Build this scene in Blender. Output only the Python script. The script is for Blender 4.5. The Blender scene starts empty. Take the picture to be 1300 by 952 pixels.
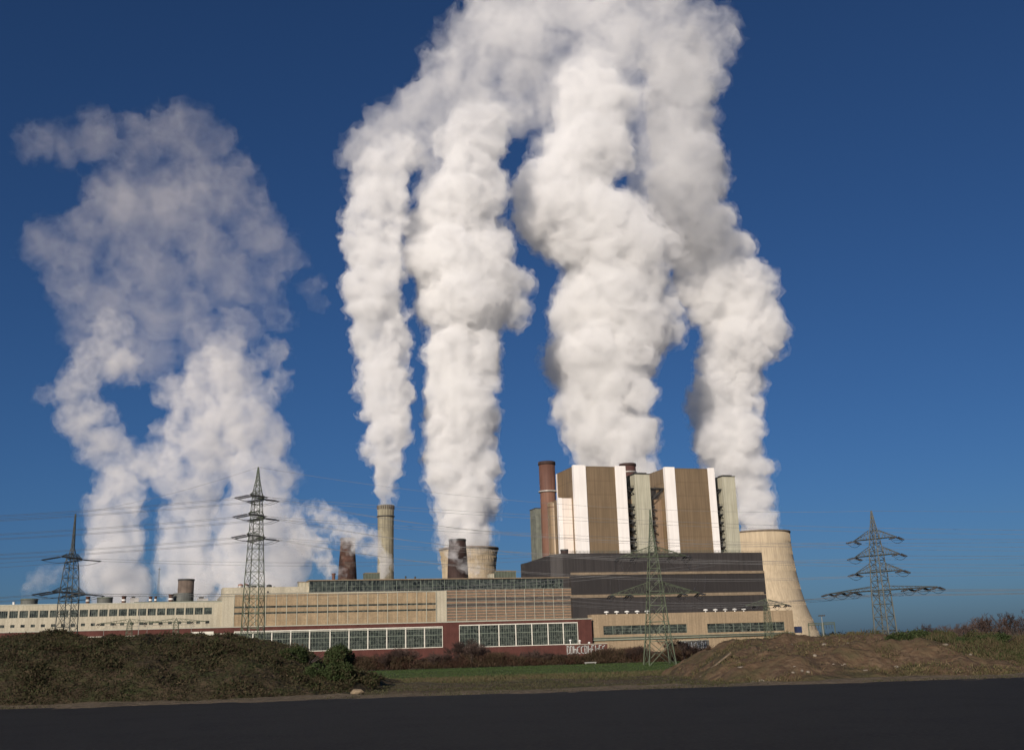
import bpy, bmesh, math, random, os
import numpy as np
from mathutils import Vector, Matrix
SC = bpy.context.scene
COL = SC.collection
# ---------------------------------------------------------------- camera
CAM_Z = 2.2
PITCH, ROLL = math.radians(15.9), math.radians(1.8)
FPX, PX, PY = 1373.0, 650.0, 431.0
U0 = Vector((0, -math.sin(PITCH), math.cos(PITCH)))
FW = Vector((0, math.cos(PITCH), math.sin(PITCH)))
RT = math.cos(ROLL)*Vector((1,0,0)) - math.sin(ROLL)*U0
UP = math.sin(ROLL)*Vector((1,0,0)) + math.cos(ROLL)*U0
cam = bpy.data.cameras.new('camera'); camo = bpy.data.objects.new('camera', cam); COL.objects.link(camo)
cam.sensor_width = 36; cam.lens = 36*FPX/1300; cam.shift_y = -45/1300
cam.clip_start = 0.5; cam.clip_end = 30000
M = Matrix((RT, UP, -FW)).transposed().to_4x4(); M.translation = Vector((0,0,CAM_Z))
camo.matrix_world = M
SC.camera = camo
CAMP = Vector((0,0,CAM_Z))
def ray(px, py):
    return (FW + RT*((px-PX)/FPX) - UP*((py-PY)/FPX))
# ---------------------------------------------------------------- sky, sun, exposure
SUN_EL, SUN_AZ = math.radians(20), math.radians(-161)   # azimuth clockwise from +Y
w = bpy.data.worlds.new('World'); SC.world = w; w.use_nodes = True
nt = w.node_tree
sky = nt.nodes.new('ShaderNodeTexSky'); sky.sky_type = 'NISHITA'; sky.sun_disc = False
sky.sun_elevation = SUN_EL; sky.sun_rotation = SUN_AZ
sky.air_density = 0.8; sky.dust_density = 1.0; sky.ozone_density = 9
bg = nt.nodes['Background']; bg.inputs[1].default_value = 0.05
nt.links.new(sky.outputs[0], bg.inputs[0])
sl = bpy.data.lights.new('sun', 'SUN'); sl.energy = 5.0; sl.angle = math.radians(0.5); sl.color = (1, 0.885, 0.76)
so = bpy.data.objects.new('sun', sl); COL.objects.link(so)
SUN_DIR = Vector((math.sin(SUN_AZ)*math.cos(SUN_EL), math.cos(SUN_AZ)*math.cos(SUN_EL), math.sin(SUN_EL)))
so.rotation_euler = SUN_DIR.to_track_quat('Z','Y').to_euler()
vs = SC.view_settings; SC.display_settings.display_device = 'sRGB'
vs.view_transform = 'Standard'; vs.look = 'None'; vs.gamma = 1; vs.use_curve_mapping = False; vs.exposure = 0.05
cy = SC.cycles
cy.use_denoising = True; cy.max_bounces = 12; cy.transparent_max_bounces = 32; cy.volume_bounces = 8
cy.use_adaptive_sampling = True; cy.adaptive_threshold = 0.03
# ---------------------------------------------------------------- helpers: frames, materials, mesh building
def at(px, py, Y):
    """world point seen at photograph pixel px,py at distance Y in front of the camera"""
    d = ray(px, py); return CAMP + d*(Y/d.y)
def scale_at(px, py, Y):
    return (Y/ray(px, py).y)/FPX          # metres per photograph pixel
GZ = -2.5
AR = math.radians(18)
E1 = Vector((math.cos(AR), math.sin(AR), 0)); E2 = Vector((-math.sin(AR), math.cos(AR), 0))
PO = at(560, 800, 640); PO.z = 0
def hit(px, py, v):
    d = ray(px, py); s = (v + (PO-CAMP).dot(E2))/d.dot(E2)
    p = CAMP + d*s; return (p-PO).dot(E1), p.z
def UU(px, v, py=780): return hit(px, py, v)[0]
def ZZ(py, v, px=560): return hit(px, py, v)[1]
def W(u, v, z): return PO + E1*u + E2*v + Vector((0,0,z))
RND = random.Random(11)

MATS = {}
def mat(name, col, rough=0.8, var=0.18, scale=0.3, metal=0.0, streak=0.0, bump=0.0, col2=None, grid=None, spec=0.3, fine=0.0, brick=None):
    """col with large soft variation, optional vertical streaks, optional second colour in patches"""
    if name in MATS: return MATS[name]
    m = bpy.data.materials.new(name); m.use_nodes = True; t = m.node_tree; N = t.nodes; L = t.links
    b = N['Principled BSDF']; b.inputs['Roughness'].default_value = rough; b.inputs['Metallic'].default_value = metal
    b.inputs['Specular IOR Level'].default_value = spec
    tc = N.new('ShaderNodeTexCoord')
    def noise(s, det=5, mp=None):
        n = N.new('ShaderNodeTexNoise'); n.inputs['Scale'].default_value = s; n.inputs['Detail'].default_value = det
        if mp:
            k = N.new('ShaderNodeMapping'); k.inputs['Scale'].default_value = mp; L.new(tc.outputs['Object'], k.inputs[0]); L.new(k.outputs[0], n.inputs['Vector'])
        else: L.new(tc.outputs['Object'], n.inputs['Vector'])
        return n
    def mix(fac, a, bcol, mode='MIX'):
        x = N.new('ShaderNodeMix'); x.data_type = 'RGBA'; x.blend_type = mode
        if hasattr(fac, 'links'): L.new(fac, x.inputs[0])
        else: x.inputs[0].default_value = fac
        for s, c in ((x.inputs[6], a), (x.inputs[7], bcol)):
            if hasattr(c, 'links'): L.new(c, s)
            else: s.default_value = (*c, 1)
        return x.outputs[2]
    def rng_(sock, a, c, lo=0, hi=1):
        r = N.new('ShaderNodeMapRange'); L.new(sock, r.inputs[0]); r.inputs[1].default_value = a; r.inputs[2].default_value = c
        r.inputs[3].default_value = lo; r.inputs[4].default_value = hi; return r.outputs[0]
    dark = tuple(c*(1-var*1.6) for c in col); lite = tuple(min(1, c*(1+var)) for c in col)
    n1 = noise(scale)
    c = mix(rng_(n1.outputs[0], .3, .7), dark, lite)
    if col2:
        n2 = noise(scale*2.3, 8); c = mix(rng_(n2.outputs[0], .48, .6), c, col2)
    if streak:
        n3 = noise(1.0, 4, (0.9, 0.9, 0.03)); c = mix(rng_(n3.outputs[0], .42, .62, 0, streak), c, tuple(x*.35 for x in col))
    if fine:
        n4 = noise(fine, 4); c = mix(rng_(n4.outputs[0], .35, .65, 0, .5), c, tuple(x*.55 for x in col))
    if brick:
        bk = N.new('ShaderNodeTexBrick'); k = N.new('ShaderNodeMapping'); k.inputs['Rotation'].default_value = (math.radians(90), 0, 0)
        L.new(tc.outputs['Object'], k.inputs[0]); L.new(k.outputs[0], bk.inputs['Vector'])
        bk.inputs['Scale'].default_value = brick; L.new(c, bk.inputs['Color1']); L.new(c, bk.inputs['Color2']); bk.inputs['Mortar'].default_value = (*[x*.6 for x in col], 1)
        bk.inputs['Mortar Size'].default_value = .012; c = bk.outputs['Color']
    if grid:   # panel joints: (du, dz) in metres
        sx = N.new('ShaderNodeSeparateXYZ'); L.new(tc.outputs['Object'], sx.inputs[0]); acc = None
        for ax, d in ((0, grid[0]), (1, grid[0]), (2, grid[1])):
            if not d: continue
            md = N.new('ShaderNodeMath'); md.operation = 'PINGPONG'; L.new(sx.outputs[ax], md.inputs[0]); md.inputs[1].default_value = d/2
            lt = N.new('ShaderNodeMath'); lt.operation = 'LESS_THAN'; L.new(md.outputs[0], lt.inputs[0]); lt.inputs[1].default_value = d*0.035
            gm = N.new('ShaderNodeMath'); gm.operation = 'MULTIPLY'; gm.inputs[1].default_value = .35; L.new(lt.outputs[0], gm.inputs[0])
            c = mix(gm.outputs[0], c, tuple(x*.4 for x in col))
    L.new(c, b.inputs['Base Color'])
    if bump:
        bp = N.new('ShaderNodeBump'); bp.inputs['Strength'].default_value = bump; bp.inputs['Distance'].default_value = .3
        nb = noise(3 if not fine else fine, 8); L.new(nb.outputs[0], bp.inputs['Height']); L.new(bp.outputs[0], b.inputs['Normal'])
    MATS[name] = m; return m

ORG = {}
def tag(o, label=None, cat=None, group=None, kind=None):
    if label: o['label'] = label
    if cat: o['category'] = cat
    if group: o['group'] = group
    if kind: o['kind'] = kind
    return o
def thing(name, label, cat, loc, rz=0.0, group=None):
    o = bpy.data.objects.new(name, None); COL.objects.link(o); o.empty_display_size = 1
    o.location = loc; o.rotation_euler = (0, 0, rz); return tag(o, label, cat, group)
def plant(name, label, cat, u, v, z=GZ, group=None):
    """a thing of the power station: its parts are built in the station's (u, v, z) frame"""
    o = thing(name, label, cat, W(u, v, z), AR, group); ORG[o.name] = (u, v, z); return o
class MB:
    def __init__(s): s.v = []; s.f = []; s.sm = []
    def add(s, vs, fs, smooth=False):
        n = len(s.v); s.v += [tuple(x) for x in vs]; s.f += [tuple(n+i for i in f) for f in fs]; s.sm += [smooth]*len(fs); return s
    def box(s, x0, x1, y0, y1, z0, z1):
        return s.add([(x0,y0,z0),(x1,y0,z0),(x1,y1,z0),(x0,y1,z0),(x0,y0,z1),(x1,y0,z1),(x1,y1,z1),(x0,y1,z1)],
                     [(0,3,2,1),(4,5,6,7),(0,1,5,4),(1,2,6,5),(2,3,7,6),(3,0,4,7)])
    def bar(s, a, b, r, n=4, r2=None):
        a = Vector(a); b = Vector(b); d = (b-a)
        if d.length < 1e-6: return s
        d.normalize(); p = d.orthogonal().normalized(); q = d.cross(p); r2 = r if r2 is None else r2
        vs = [a+(p*math.cos(t)+q*math.sin(t))*r for t in (2*math.pi*(i+.5)/n for i in range(n))] + [b+(p*math.cos(t)+q*math.sin(t))*r2 for t in (2*math.pi*(i+.5)/n for i in range(n))]
        return s.add(vs, [(i, (i+1)%n, n+(i+1)%n, n+i) for i in range(n)] + [tuple(range(n-1,-1,-1)), tuple(range(n, 2*n))], n > 6)
    def lathe(s, prof, n=48, c=(0,0,0), smooth=True, cap=True):
        k = len(prof); vs = []
        for r, z in prof:
            vs += [(c[0]+r*math.cos(2*math.pi*i/n), c[1]+r*math.sin(2*math.pi*i/n), c[2]+z) for i in range(n)]
        s.add(vs, [(j*n+i, j*n+(i+1)%n, (j+1)*n+(i+1)%n, (j+1)*n+i) for j in range(k-1) for i in range(n)], smooth)
        return s
    def prism(s, poly, y0, y1):
        """polygon in x,z extruded along y"""
        n = len(poly)
        return s.add([(x,y0,z) for x,z in poly]+[(x,y1,z) for x,z in poly],
                     [tuple(range(n)), tuple(range(2*n-1, n-1, -1))]+[((i+1)%n, i, n+i, n+(i+1)%n) for i in range(n)])
    def build(s, name, m, parent=None, rel=True, label=None):
        me = bpy.data.meshes.new(name)
        o0 = ORG.get(parent.name, (0,0,0)) if (parent is not None and rel) else (0,0,0)
        q = parent
        while parent is not None and rel and q is not None and q.name not in ORG: q = q.parent
        if q is not None and rel and parent is not None: o0 = ORG[q.name]
        me.from_pydata([(a-o0[0], b-o0[1], c-o0[2]) for a, b, c in s.v], [], s.f)
        me.polygons.foreach_set('use_smooth', s.sm); me.materials.append(m); me.update()
        o = bpy.data.objects.new(name, me); COL.objects.link(o)
        if parent is not None: o.parent = parent
        if label: o['label'] = label
        return o
def copy_tree(o, parent=None):
    c = o.copy(); COL.objects.link(c)
    if parent is not None: c.parent = parent
    if o.name in ORG: ORG[c.name] = ORG[o.name]
    for ch in list(o.children): copy_tree(ch, c)
    return c
# ---------------------------------------------------------------- steam
def lattice(rng, shape, step):
    """smooth value noise in [-1,1] on a grid of this shape with features `step` cells wide"""
    n = [int(math.ceil(s/step))+3 for s in shape]
    g = rng.uniform(-1, 1, n).astype(np.float32)
    off = rng.uniform(0, 1, 3)
    for ax in range(3):
        t = np.arange(shape[ax])/step + off[ax]
        i = t.astype(int); f = (t-i).astype(np.float32); f = f*f*(3-2*f)
        a = np.take(g, i, axis=ax); b = np.take(g, i+1, axis=ax)
        sh = [1,1,1]; sh[ax] = len(f); f = f.reshape(sh)
        g = a*(1-f)+b*f
    return g
def surface_nets(F, h, org):
    """isosurface F=0 (inside F<0) as welded quads"""
    s = F < 0
    nx, ny, nz = F.shape
    c = np.zeros((nx-1, ny-1, nz-1), np.int8)
    for dx in (0,1):
        for dy in (0,1):
            for dz in (0,1): c += s[dx:nx-1+dx, dy:ny-1+dy, dz:nz-1+dz]
    act = (c > 0) & (c < 8)
    idx = -np.ones(act.shape, np.int64); ii = np.argwhere(act); idx[act] = np.arange(len(ii))
    acc = np.zeros((len(ii),3), np.float32); cnt = np.zeros(len(ii), np.float32)
    corners = [(0,0,0),(1,0,0),(0,1,0),(1,1,0),(0,0,1),(1,0,1),(0,1,1),(1,1,1)]
    for a in range(8):
        for b in range(a+1, 8):
            ca, cb = np.array(corners[a]), np.array(corners[b])
            if abs(ca-cb).sum() != 1: continue
            fa = F[ii[:,0]+ca[0], ii[:,1]+ca[1], ii[:,2]+ca[2]]; fb = F[ii[:,0]+cb[0], ii[:,1]+cb[1], ii[:,2]+cb[2]]
            m = (fa < 0) != (fb < 0)
            t = np.where(m, fa/np.where(m, fa-fb, 1), 0)
            acc += m[:,None]*(ca + t[:,None]*(cb-ca)); cnt += m
    v = (ii + acc/cnt[:,None])*h + org
    quads = []
    for ax in range(3):
        o1, o2 = (ax+1)%3, (ax+2)%3
        sl0 = [slice(1,-1)]*3; sl1 = [slice(1,-1)]*3
        sl0[ax] = slice(0,-1); sl1[ax] = slice(1,None)
        a, b = s[tuple(sl0)], s[tuple(sl1)]
        e = np.argwhere(a != b); base = e.copy(); base[:,o1] += 1; base[:,o2] += 1
        ina = a[tuple(e.T)]
        def g(d1, d2):
            q = base.copy(); q[:,o1] += d1; q[:,o2] += d2; return idx[q[:,0], q[:,1], q[:,2]]
        q = np.stack([g(-1,-1), g(0,-1), g(0,0), g(-1,0)], 1)
        q[~ina] = q[~ina][:, ::-1]; quads.append(q)
    q = np.concatenate(quads)
    return v, q
def mesh_from(name, v, q):
    me = bpy.data.meshes.new(name)
    me.vertices.add(len(v)); me.vertices.foreach_set('co', v.astype(np.float32).ravel())
    me.loops.add(q.size); me.loops.foreach_set('vertex_index', q.astype(np.int32).ravel())
    me.polygons.add(len(q)); me.polygons.foreach_set('loop_start', np.arange(0, q.size, 4, dtype=np.int32))
    me.update(calc_edges=True); me.validate()
    return me
# ---------------------------------------------------------------- the power station
m_brick = mat('red_brick', (.098,.036,.029), .9, .15, .2, brick=1.2, streak=.25)
m_cream = mat('cream_render', (.46,.42,.32), .85, .08, .1, streak=.3, fine=1.5)
m_panel = mat('tan_panel', (.34,.255,.155), .8, .14, .25, streak=.3, fine=1.2)
m_frame = mat('white_frame', (.62,.60,.52), .7, .08, .5)
m_rib = mat('pale_rib', (.38,.38,.31), .7, .08, .5)
m_glass = mat('hall_glass', (.035,.042,.036), .22, .6, .22, spec=.6, fine=.8, col2=(.085,.095,.08))  # second colour paints paler reflection patches into the panes
m_mull = mat('green_mullion', (.16,.19,.15), .6, .1, .5)
m_roof = mat('roof_felt', (.10,.095,.085), .9)
m_slab = mat('dark_cladding', (.040,.0355,.034), .55, .12, .05, grid=(2.2, 0), streak=.4, spec=.4)
m_ledge = mat('beige_ledge', (.22,.17,.115), .8, .12, .2, streak=.3)
m_work = mat('beige_wall', (.42,.32,.205), .85, .12, .08, grid=(6, 0), streak=.4, fine=.8)
m_brown = mat('brown_cladding', (.25,.178,.105), .5, .10, .05, grid=(3.5, 9), streak=.45, spec=.5, metal=.15)
m_alu = mat('bright_cladding', (.80,.765,.725), .35, .03, .08, spec=.6, streak=.10)  # aluminium stripes, their sun glare put into a near-white base colour
m_alu2 = mat('pale_cladding', (.74,.66,.59), .4, .04, .08, grid=(3.5, 9), spec=.5, streak=.12)
m_stair = mat('grey_green_concrete', (.41,.395,.305), .8, .07, .1, streak=.35)
m_steel = mat('dark_steel', (.045,.045,.045), .6)
m_stack = mat('rust_brown_stack', (.125,.062,.045), .7, .12, .08, streak=.3)
m_dstack = mat('dark_brown_stack', (.050,.030,.026), .8, .2, .15, streak=.4)
m_conc = mat('sooty_concrete', (.30,.27,.19), .9, .2, .07, streak=.75, fine=.6)
m_tower = mat('tower_concrete', (.44,.36,.25), .9, .06, .03, streak=.3)
m_chimb = mat('old_brick_chimney', (.10,.055,.042), .95, .4, .09, col2=(.17,.12,.095), fine=.7)
m_sil = mat('silo_red', (.30,.12,.08), .5)
m_silw = mat('silo_grey', (.42,.40,.37), .4, metal=.3)
m_white = mat('white_paint', (.75,.74,.70), .6)
m_navy = mat('navy_metal', (.02,.03,.07), .6)
m_dark = mat('dark_opening', (.025,.025,.022), .7)
m_green = mat('green_box', (.10,.115,.085), .7, grid=(1.2,0))
m_louv = mat('grey_louvre', (.10,.105,.095), .6, grid=(1.0,0))

# --- low red brick machine hall along the front
u0, u1 = UU(-90,0,810), UU(752,0,810); zt = ZZ(790,0)
hall = plant('brick_hall', 'long low red brick hall with two rows of tall white framed window bays', 'hall', (u0+u1)/2, 0)
g1 = [297,321,345,369,393,419,443,467,491,515,539,562]
g2 = [583,608.5,633.5,655,675.5,696,715.5,734]
w1 = (UU(297,0,810), UU(562,0,810), ZZ(825.5,0,430), ZZ(795.2,0,540)); w2 = (UU(583,0,806), UU(734,0,806), ZZ(820,0,650), ZZ(792.5,0,600))
def wall_with_holes(mb, ua, ub, za, zb, y0, y1, holes):
    """front wall with real openings, built of butted blocks"""
    hs = sorted(holes); x = ua
    for (a, b, c, d) in hs:
        if a > x: mb.box(x, a, y0, y1, za, zb)
        mb.box(a, b, y0, y1, za, c); mb.box(a, b, y0, y1, d, zb); x = b
    if x < ub: mb.box(x, ub, y0, y1, za, zb)
b = MB(); w0 = (UU(243,0,803), UU(271,0,803), ZZ(806.5,0,257), ZZ(801.5,0,257))
wall_with_holes(b, u0, u1, GZ-1, zt, 0, .8, [w0, w1, w2])
b.box(u0, u0+.8, .8, 12, GZ-1, zt); b.box(u1-.8, u1, .8, 12, GZ-1, zt); b.box(u0, u1, 12, 12.6, GZ-1, zt); b.build('wall', m_brick, hall)
MB().box(u0+.8, u1-.8, .8, 12, zt-1.4, zt-.9).build('roof', m_roof, hall)
MB().box(u0-.2, u1+.2, -.25, .9, zt, zt+.45).box(u0-.2, UU(562,0), -.22, -.003, zt-3.3, zt-2.9).build('coping', m_rib, hall)
def bays(edges, w, parent, sub=7):
    us = [UU(e,0,808) for e in edges]
    for a, c in zip(us, us[1:]):
        f = MB(); t = .55
        f.box(a, a+t/2, -.12, .5, w[2], w[3]); f.box(c-t/2, c, -.12, .5, w[2], w[3])
        f.box(a+t/2, c-t/2, -.12, .5, w[3]-t, w[3]); f.box(a+t/2, c-t/2, -.12, .5, w[2], w[2]+.35)
        fr = f.build('window', m_frame, parent)
        p = MB().box(a+t/2, c-t/2, .30, .42, w[2]+.35, w[3]-t).build('pane', m_glass, fr)
        g = MB(); n = sub
        for i in range(1, n): x = a+(c-a)*i/n; g.box(x-.06, x+.06, .14, .29, w[2]+.35, w[3]-t)
        for k in range(1, 5): z = w[2]+(w[3]-w[2])*k/5; g.box(a+t/2, c-t/2, .08, .135, z-(.16 if k == 3 else .05), z+(.16 if k == 3 else .05))
        g.build('mullion', m_mull, fr)
bays(g1, w1, hall); bays(g2, w2, hall)
fr = MB().box(w0[0], w0[1], -.1, .5, w0[2], w0[3]).build('door', m_frame, hall)

# --- tan panelled turbine hall behind it
V = 14
u0, u1 = UU(282,V,770), UU(727,V,770); zt = ZZ(749.4,V)
um = UU(553.5,V,770); ue = UU(566.5,V,770); us_ = UU(297,V,770)
th = plant('turbine_hall', 'long tan panelled turbine hall with a dark glazed strip along its roof', 'hall', (u0+u1)/2, V)
b = MB().box(u0, u1, V, V+.8, GZ-1, zt); b.box(u0, u0+.8, V+.8, V+60, GZ-1, zt); b.box(u1-.8, u1, V+.8, V+60, GZ-1, zt); b.box(u0, u1, V+60, V+60.8, GZ-1, zt)
b.build('wall', m_cream, th)
MB().box(u0+.8, u1-.8, V+.8, V+60, zt-1, zt-.4).build('roof', m_roof, th)
zs0, zs1 = ZZ(792,V,552), zt-.7
zrows = [ZZ(y,V,428) for y in (777.2,774.9,769.6,767.2)]
NB = 20; ws = [us_+(um-us_)*i/NB for i in range(NB+1)]
for i in range(NB):
    a, c = ws[i]+.18, ws[i+1]-.18
    p = MB(); zz = [zs0+.2, zrows[0], zrows[1], zrows[2], zrows[3], zs1]
    zmid0, zmid1 = (zz[0]+zz[1])/2, (zz[4]+zz[5])/2
    for z0_, z1_ in ((zz[0], zmid0-.06), (zmid0+.06, zz[1]), (zz[2], zz[3]), (zz[4], zmid1-.06), (zmid1+.06, zz[5])): p.box(a, c, V-.16, V-.003, z0_, z1_)
    p.build('wall_panel', m_panel, th)
    for z0_, z1_ in ((zz[1], zz[2]), (zz[3], zz[4])):
        wd = MB().box(a, c, V-.06, V-.004, z0_+.05, z1_-.05).build('window', m_glass, th)
rb = MB()
for x in ws: rb.box(x-.15, x+.15, V-.42, V-.003, zs0, zs1)
rb.box(us_, um, V-.36, V-.003, zs0-.3, zs0-.01); rb.box(us_, um, V-.36, V-.003, zs1+.01, zs1+.3)
rb.build('rib', m_rib, th)
# slatted field
zl0, zl1 = ZZ(786.5,V,650), ZZ(747.4,V,650); ur = UU(726,V,766)
sl_ = MB(); NR = 11
m_slat = mat('brown_slat', (.30,.20,.13), .8, .1, .4, fine=1.5)
bk = MB().box(ue, ur, V-.08, V-.004, zl0, zl1).build('slat_backing', mat('slat_shade', (.07,.06,.055), .8), th)
for k in range(NR):
    z = zl0+(zl1-zl0)*(k+.22)/NR
    if k in (5, 7): continue
    sl_.box(ue, ur, V-.55, V-.09, z, z+(zl1-zl0)/NR*.52)
sl_.build('slat', m_slat, th)
po = MB()
for i in range(14): x = ue+(ur-ue)*i/13; po.box(x-.12, x+.12, V-.75, V-.56, zl0, zl1)
for k in range(NR+1): z = zl0+(zl1-zl0)*k/NR; po.box(ue, ur, V-.68, V-.555, z-.06, z+.06)
po.build('slat_post', m_rib, th)
# glazed strip along the top
V2 = 16; a, c = UU(393,V2,742), UU(724,V2,742); zt2 = ZZ(735.3,V2)
NG = 22; e = [a+(c-a)*i/NG for i in range(NG+1)]
MB().box(a, c, V2+.5, V2+22, zt-.4, zt2).build('clerestory', m_cream, th)
MB().box(a-.5, c+.6, V2-.6, V2+22.5, zt2+.003, zt2+.6).build('clerestory_roof', m_ledge, th)
for i in range(NG):
    f = MB().box(e[i], e[i]+.14, V2+.1, V2+.49, zt+.1, zt2).box(e[i+1]-.14, e[i+1], V2+.1, V2+.49, zt+.1, zt2).box(e[i]+.14, e[i+1]-.14, V2+.2, V2+.49, zt2-.15, zt2)
    if i % 4 == 0: f.box(e[i]-.12, e[i]-.003, V2-.1, V2+.49, zt+.1, zt2)
    fo = f.build('clerestory_window', m_mull, th)
    MB().box(e[i]+.14, e[i+1]-.14, V2+.3, V2+.45, zt+.1, zt2).build('pane', m_glass, fo)
    g = MB(); n = 3
    for k in range(1, n): x = e[i]+(e[i+1]-e[i])*k/n; g.box(x-.05, x+.05, V2+.18, V2+.29, zt+.1, zt2)
    z = (zt+zt2)/2; g.box(e[i]+.14, e[i+1]-.14, V2+.12, V2+.175, z-.05, z+.05); g.build('mullion', m_mull, fo)
MB().box(UU(282,V,753)+.5, UU(393,V2,746), V2+3, V2+20, zt-.4, ZZ(744.5,V2+3,370)).build('roof_house', m_cream, th)

# --- cream hall at the left
u0, u1 = UU(-70,V+2,785), UU(281.8,V+2,785); VW = V+2; zt = ZZ(764,VW,280)
wh = plant('cream_hall', 'long cream rendered hall at the left with a large and a small window row', 'hall', (u0+u1)/2, VW)
pit = (UU(270,VW,775)-UU(-1.8,VW,775))/22; first = UU(-1.8,VW,775)-4*pit
ups, los = [], []
zA, zB = ZZ(784.4,VW,14), ZZ(775.4,VW,14); zC, zD = ZZ(796.6,VW,14), ZZ(793,VW,14)
for i in range(26):
    x = first+i*pit
    ups.append((x+.35, x+pit-.35)); los.append((x+pit*.28, x+pit*.70))
wl = MB()
x = u0
wl.box(u0, u1, VW, VW+.8, GZ, zC); wl.box(u0, u1, VW, VW+.8, zD, zA); wl.box(u0, u1, VW, VW+.8, zB, zt)
for lst, z0_, z1_ in ((ups, zA, zB), (los, zC, zD)):
    x = u0
    for a, c in lst:
        if a > x: wl.box(x, a, VW, VW+.8, z0_, z1_)
        x = c
    wl.box(x, u1, VW, VW+.8, z0_, z1_)
wl.box(u0, u0+.8, VW+.8, VW+40, GZ, zt); wl.box(u0, u1, VW+40, VW+40.8, GZ, zt)
wl.build('wall', m_cream, wh)
MB().box(u0+.8, u1, VW+.8, VW+40, zt-1, zt-.5).build('roof', m_roof, wh)
MB().box(u0-.1, u1, VW-.2, VW+.9, zt+.003, zt+.5).build('coping', m_rib, wh)
MB().box(UU(170,VW,764), u1, VW+3, VW+16, zt-.5, zt+1.0).build('roof_step', m_green, wh)
for lst, z0_, z1_, big in ((ups, zA, zB, 1), (los, zC, zD, 0)):
    for a, c in lst:
        if c < UU(-8,VW,780): continue
        f = MB(); t = .16; f.box(a, a+t, VW+.15, VW+.5, z0_, z1_); f.box(c-t, c, VW+.15, VW+.5, z0_, z1_)
        if big:
            for k in range(1, 4): xx = a+(c-a)*k/4; f.box(xx-.05, xx+.05, VW+.2, VW+.34, z0_, z1_)
        fo = f.build('window', m_mull if big else m_steel, wh)
        MB().box(a+t, c-t, VW+.35, VW+.45, z0_, z1_).build('pane', m_glass, fo)

# --- roof furniture of the left halls (each a thing of its own)
def roof_item(name, label, cat, px, v, py0, py1, group=None):
    """returns root, centre u, z bottom, z top"""
    pm = (px[0]+px[1])/2
    ua, ub = UU(px[0], v, (py0+py1)/2), UU(px[1], v, (py0+py1)/2); zt_, zb = ZZ(py0, v, pm), ZZ(py1, v, pm)
    return plant(name, label, cat, (ua+ub)/2, v, zb, group), (ua+ub)/2, (ub-ua)/2, zb, zt_
r, uc, rr, zb, zt_ = roof_item('roof_stack', 'short brown roof stack standing on a grey louvred base on the cream hall', 'stack', (225.5,246), VW+14, 735, 766)
MB().lathe([(rr,0),(rr,zt_-zb),(rr*.88,zt_-zb),(rr*.88,0)], 40, (uc, VW+14, zb)).build('pipe', mat('brown_concrete', (.13,.10,.08), .9, streak=.3), r)
MB().lathe([(rr*1.28,-.5),(rr*1.28,(zt_-zb)*.42),(rr*1.03,(zt_-zb)*.42)], 24, (uc-rr*.25, VW+14, zb), False).build('louvred_base', m_louv, r)
MB().lathe([(rr*1.04,0),(rr*1.06,.2),(rr*1.06,.8),(rr*1.01,.9)], 40, (uc, VW+14, zt_-.9)).build('rim', m_steel, r)
for (xa, xb, ya, yb, lab) in ((26,48,760,769,'low dark round vent near the far left end of the cream roof'), (123,143,758,768,'low dark round vent behind the left spiked pylon on the cream roof')):
    r, uc, rr, zb, zt_ = roof_item('roof_vent', lab, 'vent', (xa, xb), VW+12, ya, yb, 'low round vents on the cream roof')
    MB().lathe([(rr,0),(rr,(zt_-zb)*.8),(0.01,(zt_-zb)*.8)], 26, (uc, VW+12, zb), False).build('drum', m_louv, r)
    MB().lathe([(rr*1.04,(zt_-zb)*.8+.003),(rr*1.04,zt_-zb),(.01,(zt_-zb)*1.02)], 26, (uc, VW+12, zb), False).build('lid', m_green, r)
for i, (xa, xb, ya, yb, lab) in enumerate(((109,114,757,767,'short rust red flue left of the round vent on the cream roof'), (154.5,160,756,767,'dark red flue with a white collar right of the round vent'), (189,193,757,766,'thin flue left of the lattice mast on the cream roof'), (196,199,756.5,766,'paired thin flue just left of the lattice mast'), (214,220,754,766,'dark stubby flue just left of the brown roof stack'), (16,19,764,769,'tiny pale flue at the left end of the cream roof'))):
    r, uc, rr, zb, zt_ = roof_item('roof_flue', lab, 'flue', (xa, xb), VW+8, ya, yb, 'small flues on the cream roof')
    MB().lathe([(rr,0),(rr,zt_-zb-.5),(rr*1.25,zt_-zb-.45),(rr*1.25,zt_-zb)], 16, (uc, VW+8, zb)).build('pipe', m_stack if i != 5 else m_white, r)
    MB().lathe([(rr*1.1,0),(rr*1.1,.9)], 16, (uc, VW+8, zb+(zt_-zb)*.4)).build('collar', m_white, r)
for i, (xa, xb, ya, lab) in enumerate(((165,176,759,'pale tank cluster on the cream roof near the lattice mast'), (250,264,759.5,'small pale plant box right of the brown roof stack'))):
    r, uc, rr, zb, zt_ = roof_item('roof_plant_box', lab, 'roof plant', (xa, xb), VW+9, ya, 766)
    MB().box(uc-rr, uc+rr, VW+7, VW+10, zb, zt_).build('casing', m_silw, r); MB().box(uc-rr*.7, uc+rr*.2, VW+7.5, VW+9, zt_+.003, zt_+.8).build('fan_hood', m_steel, r)
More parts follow.
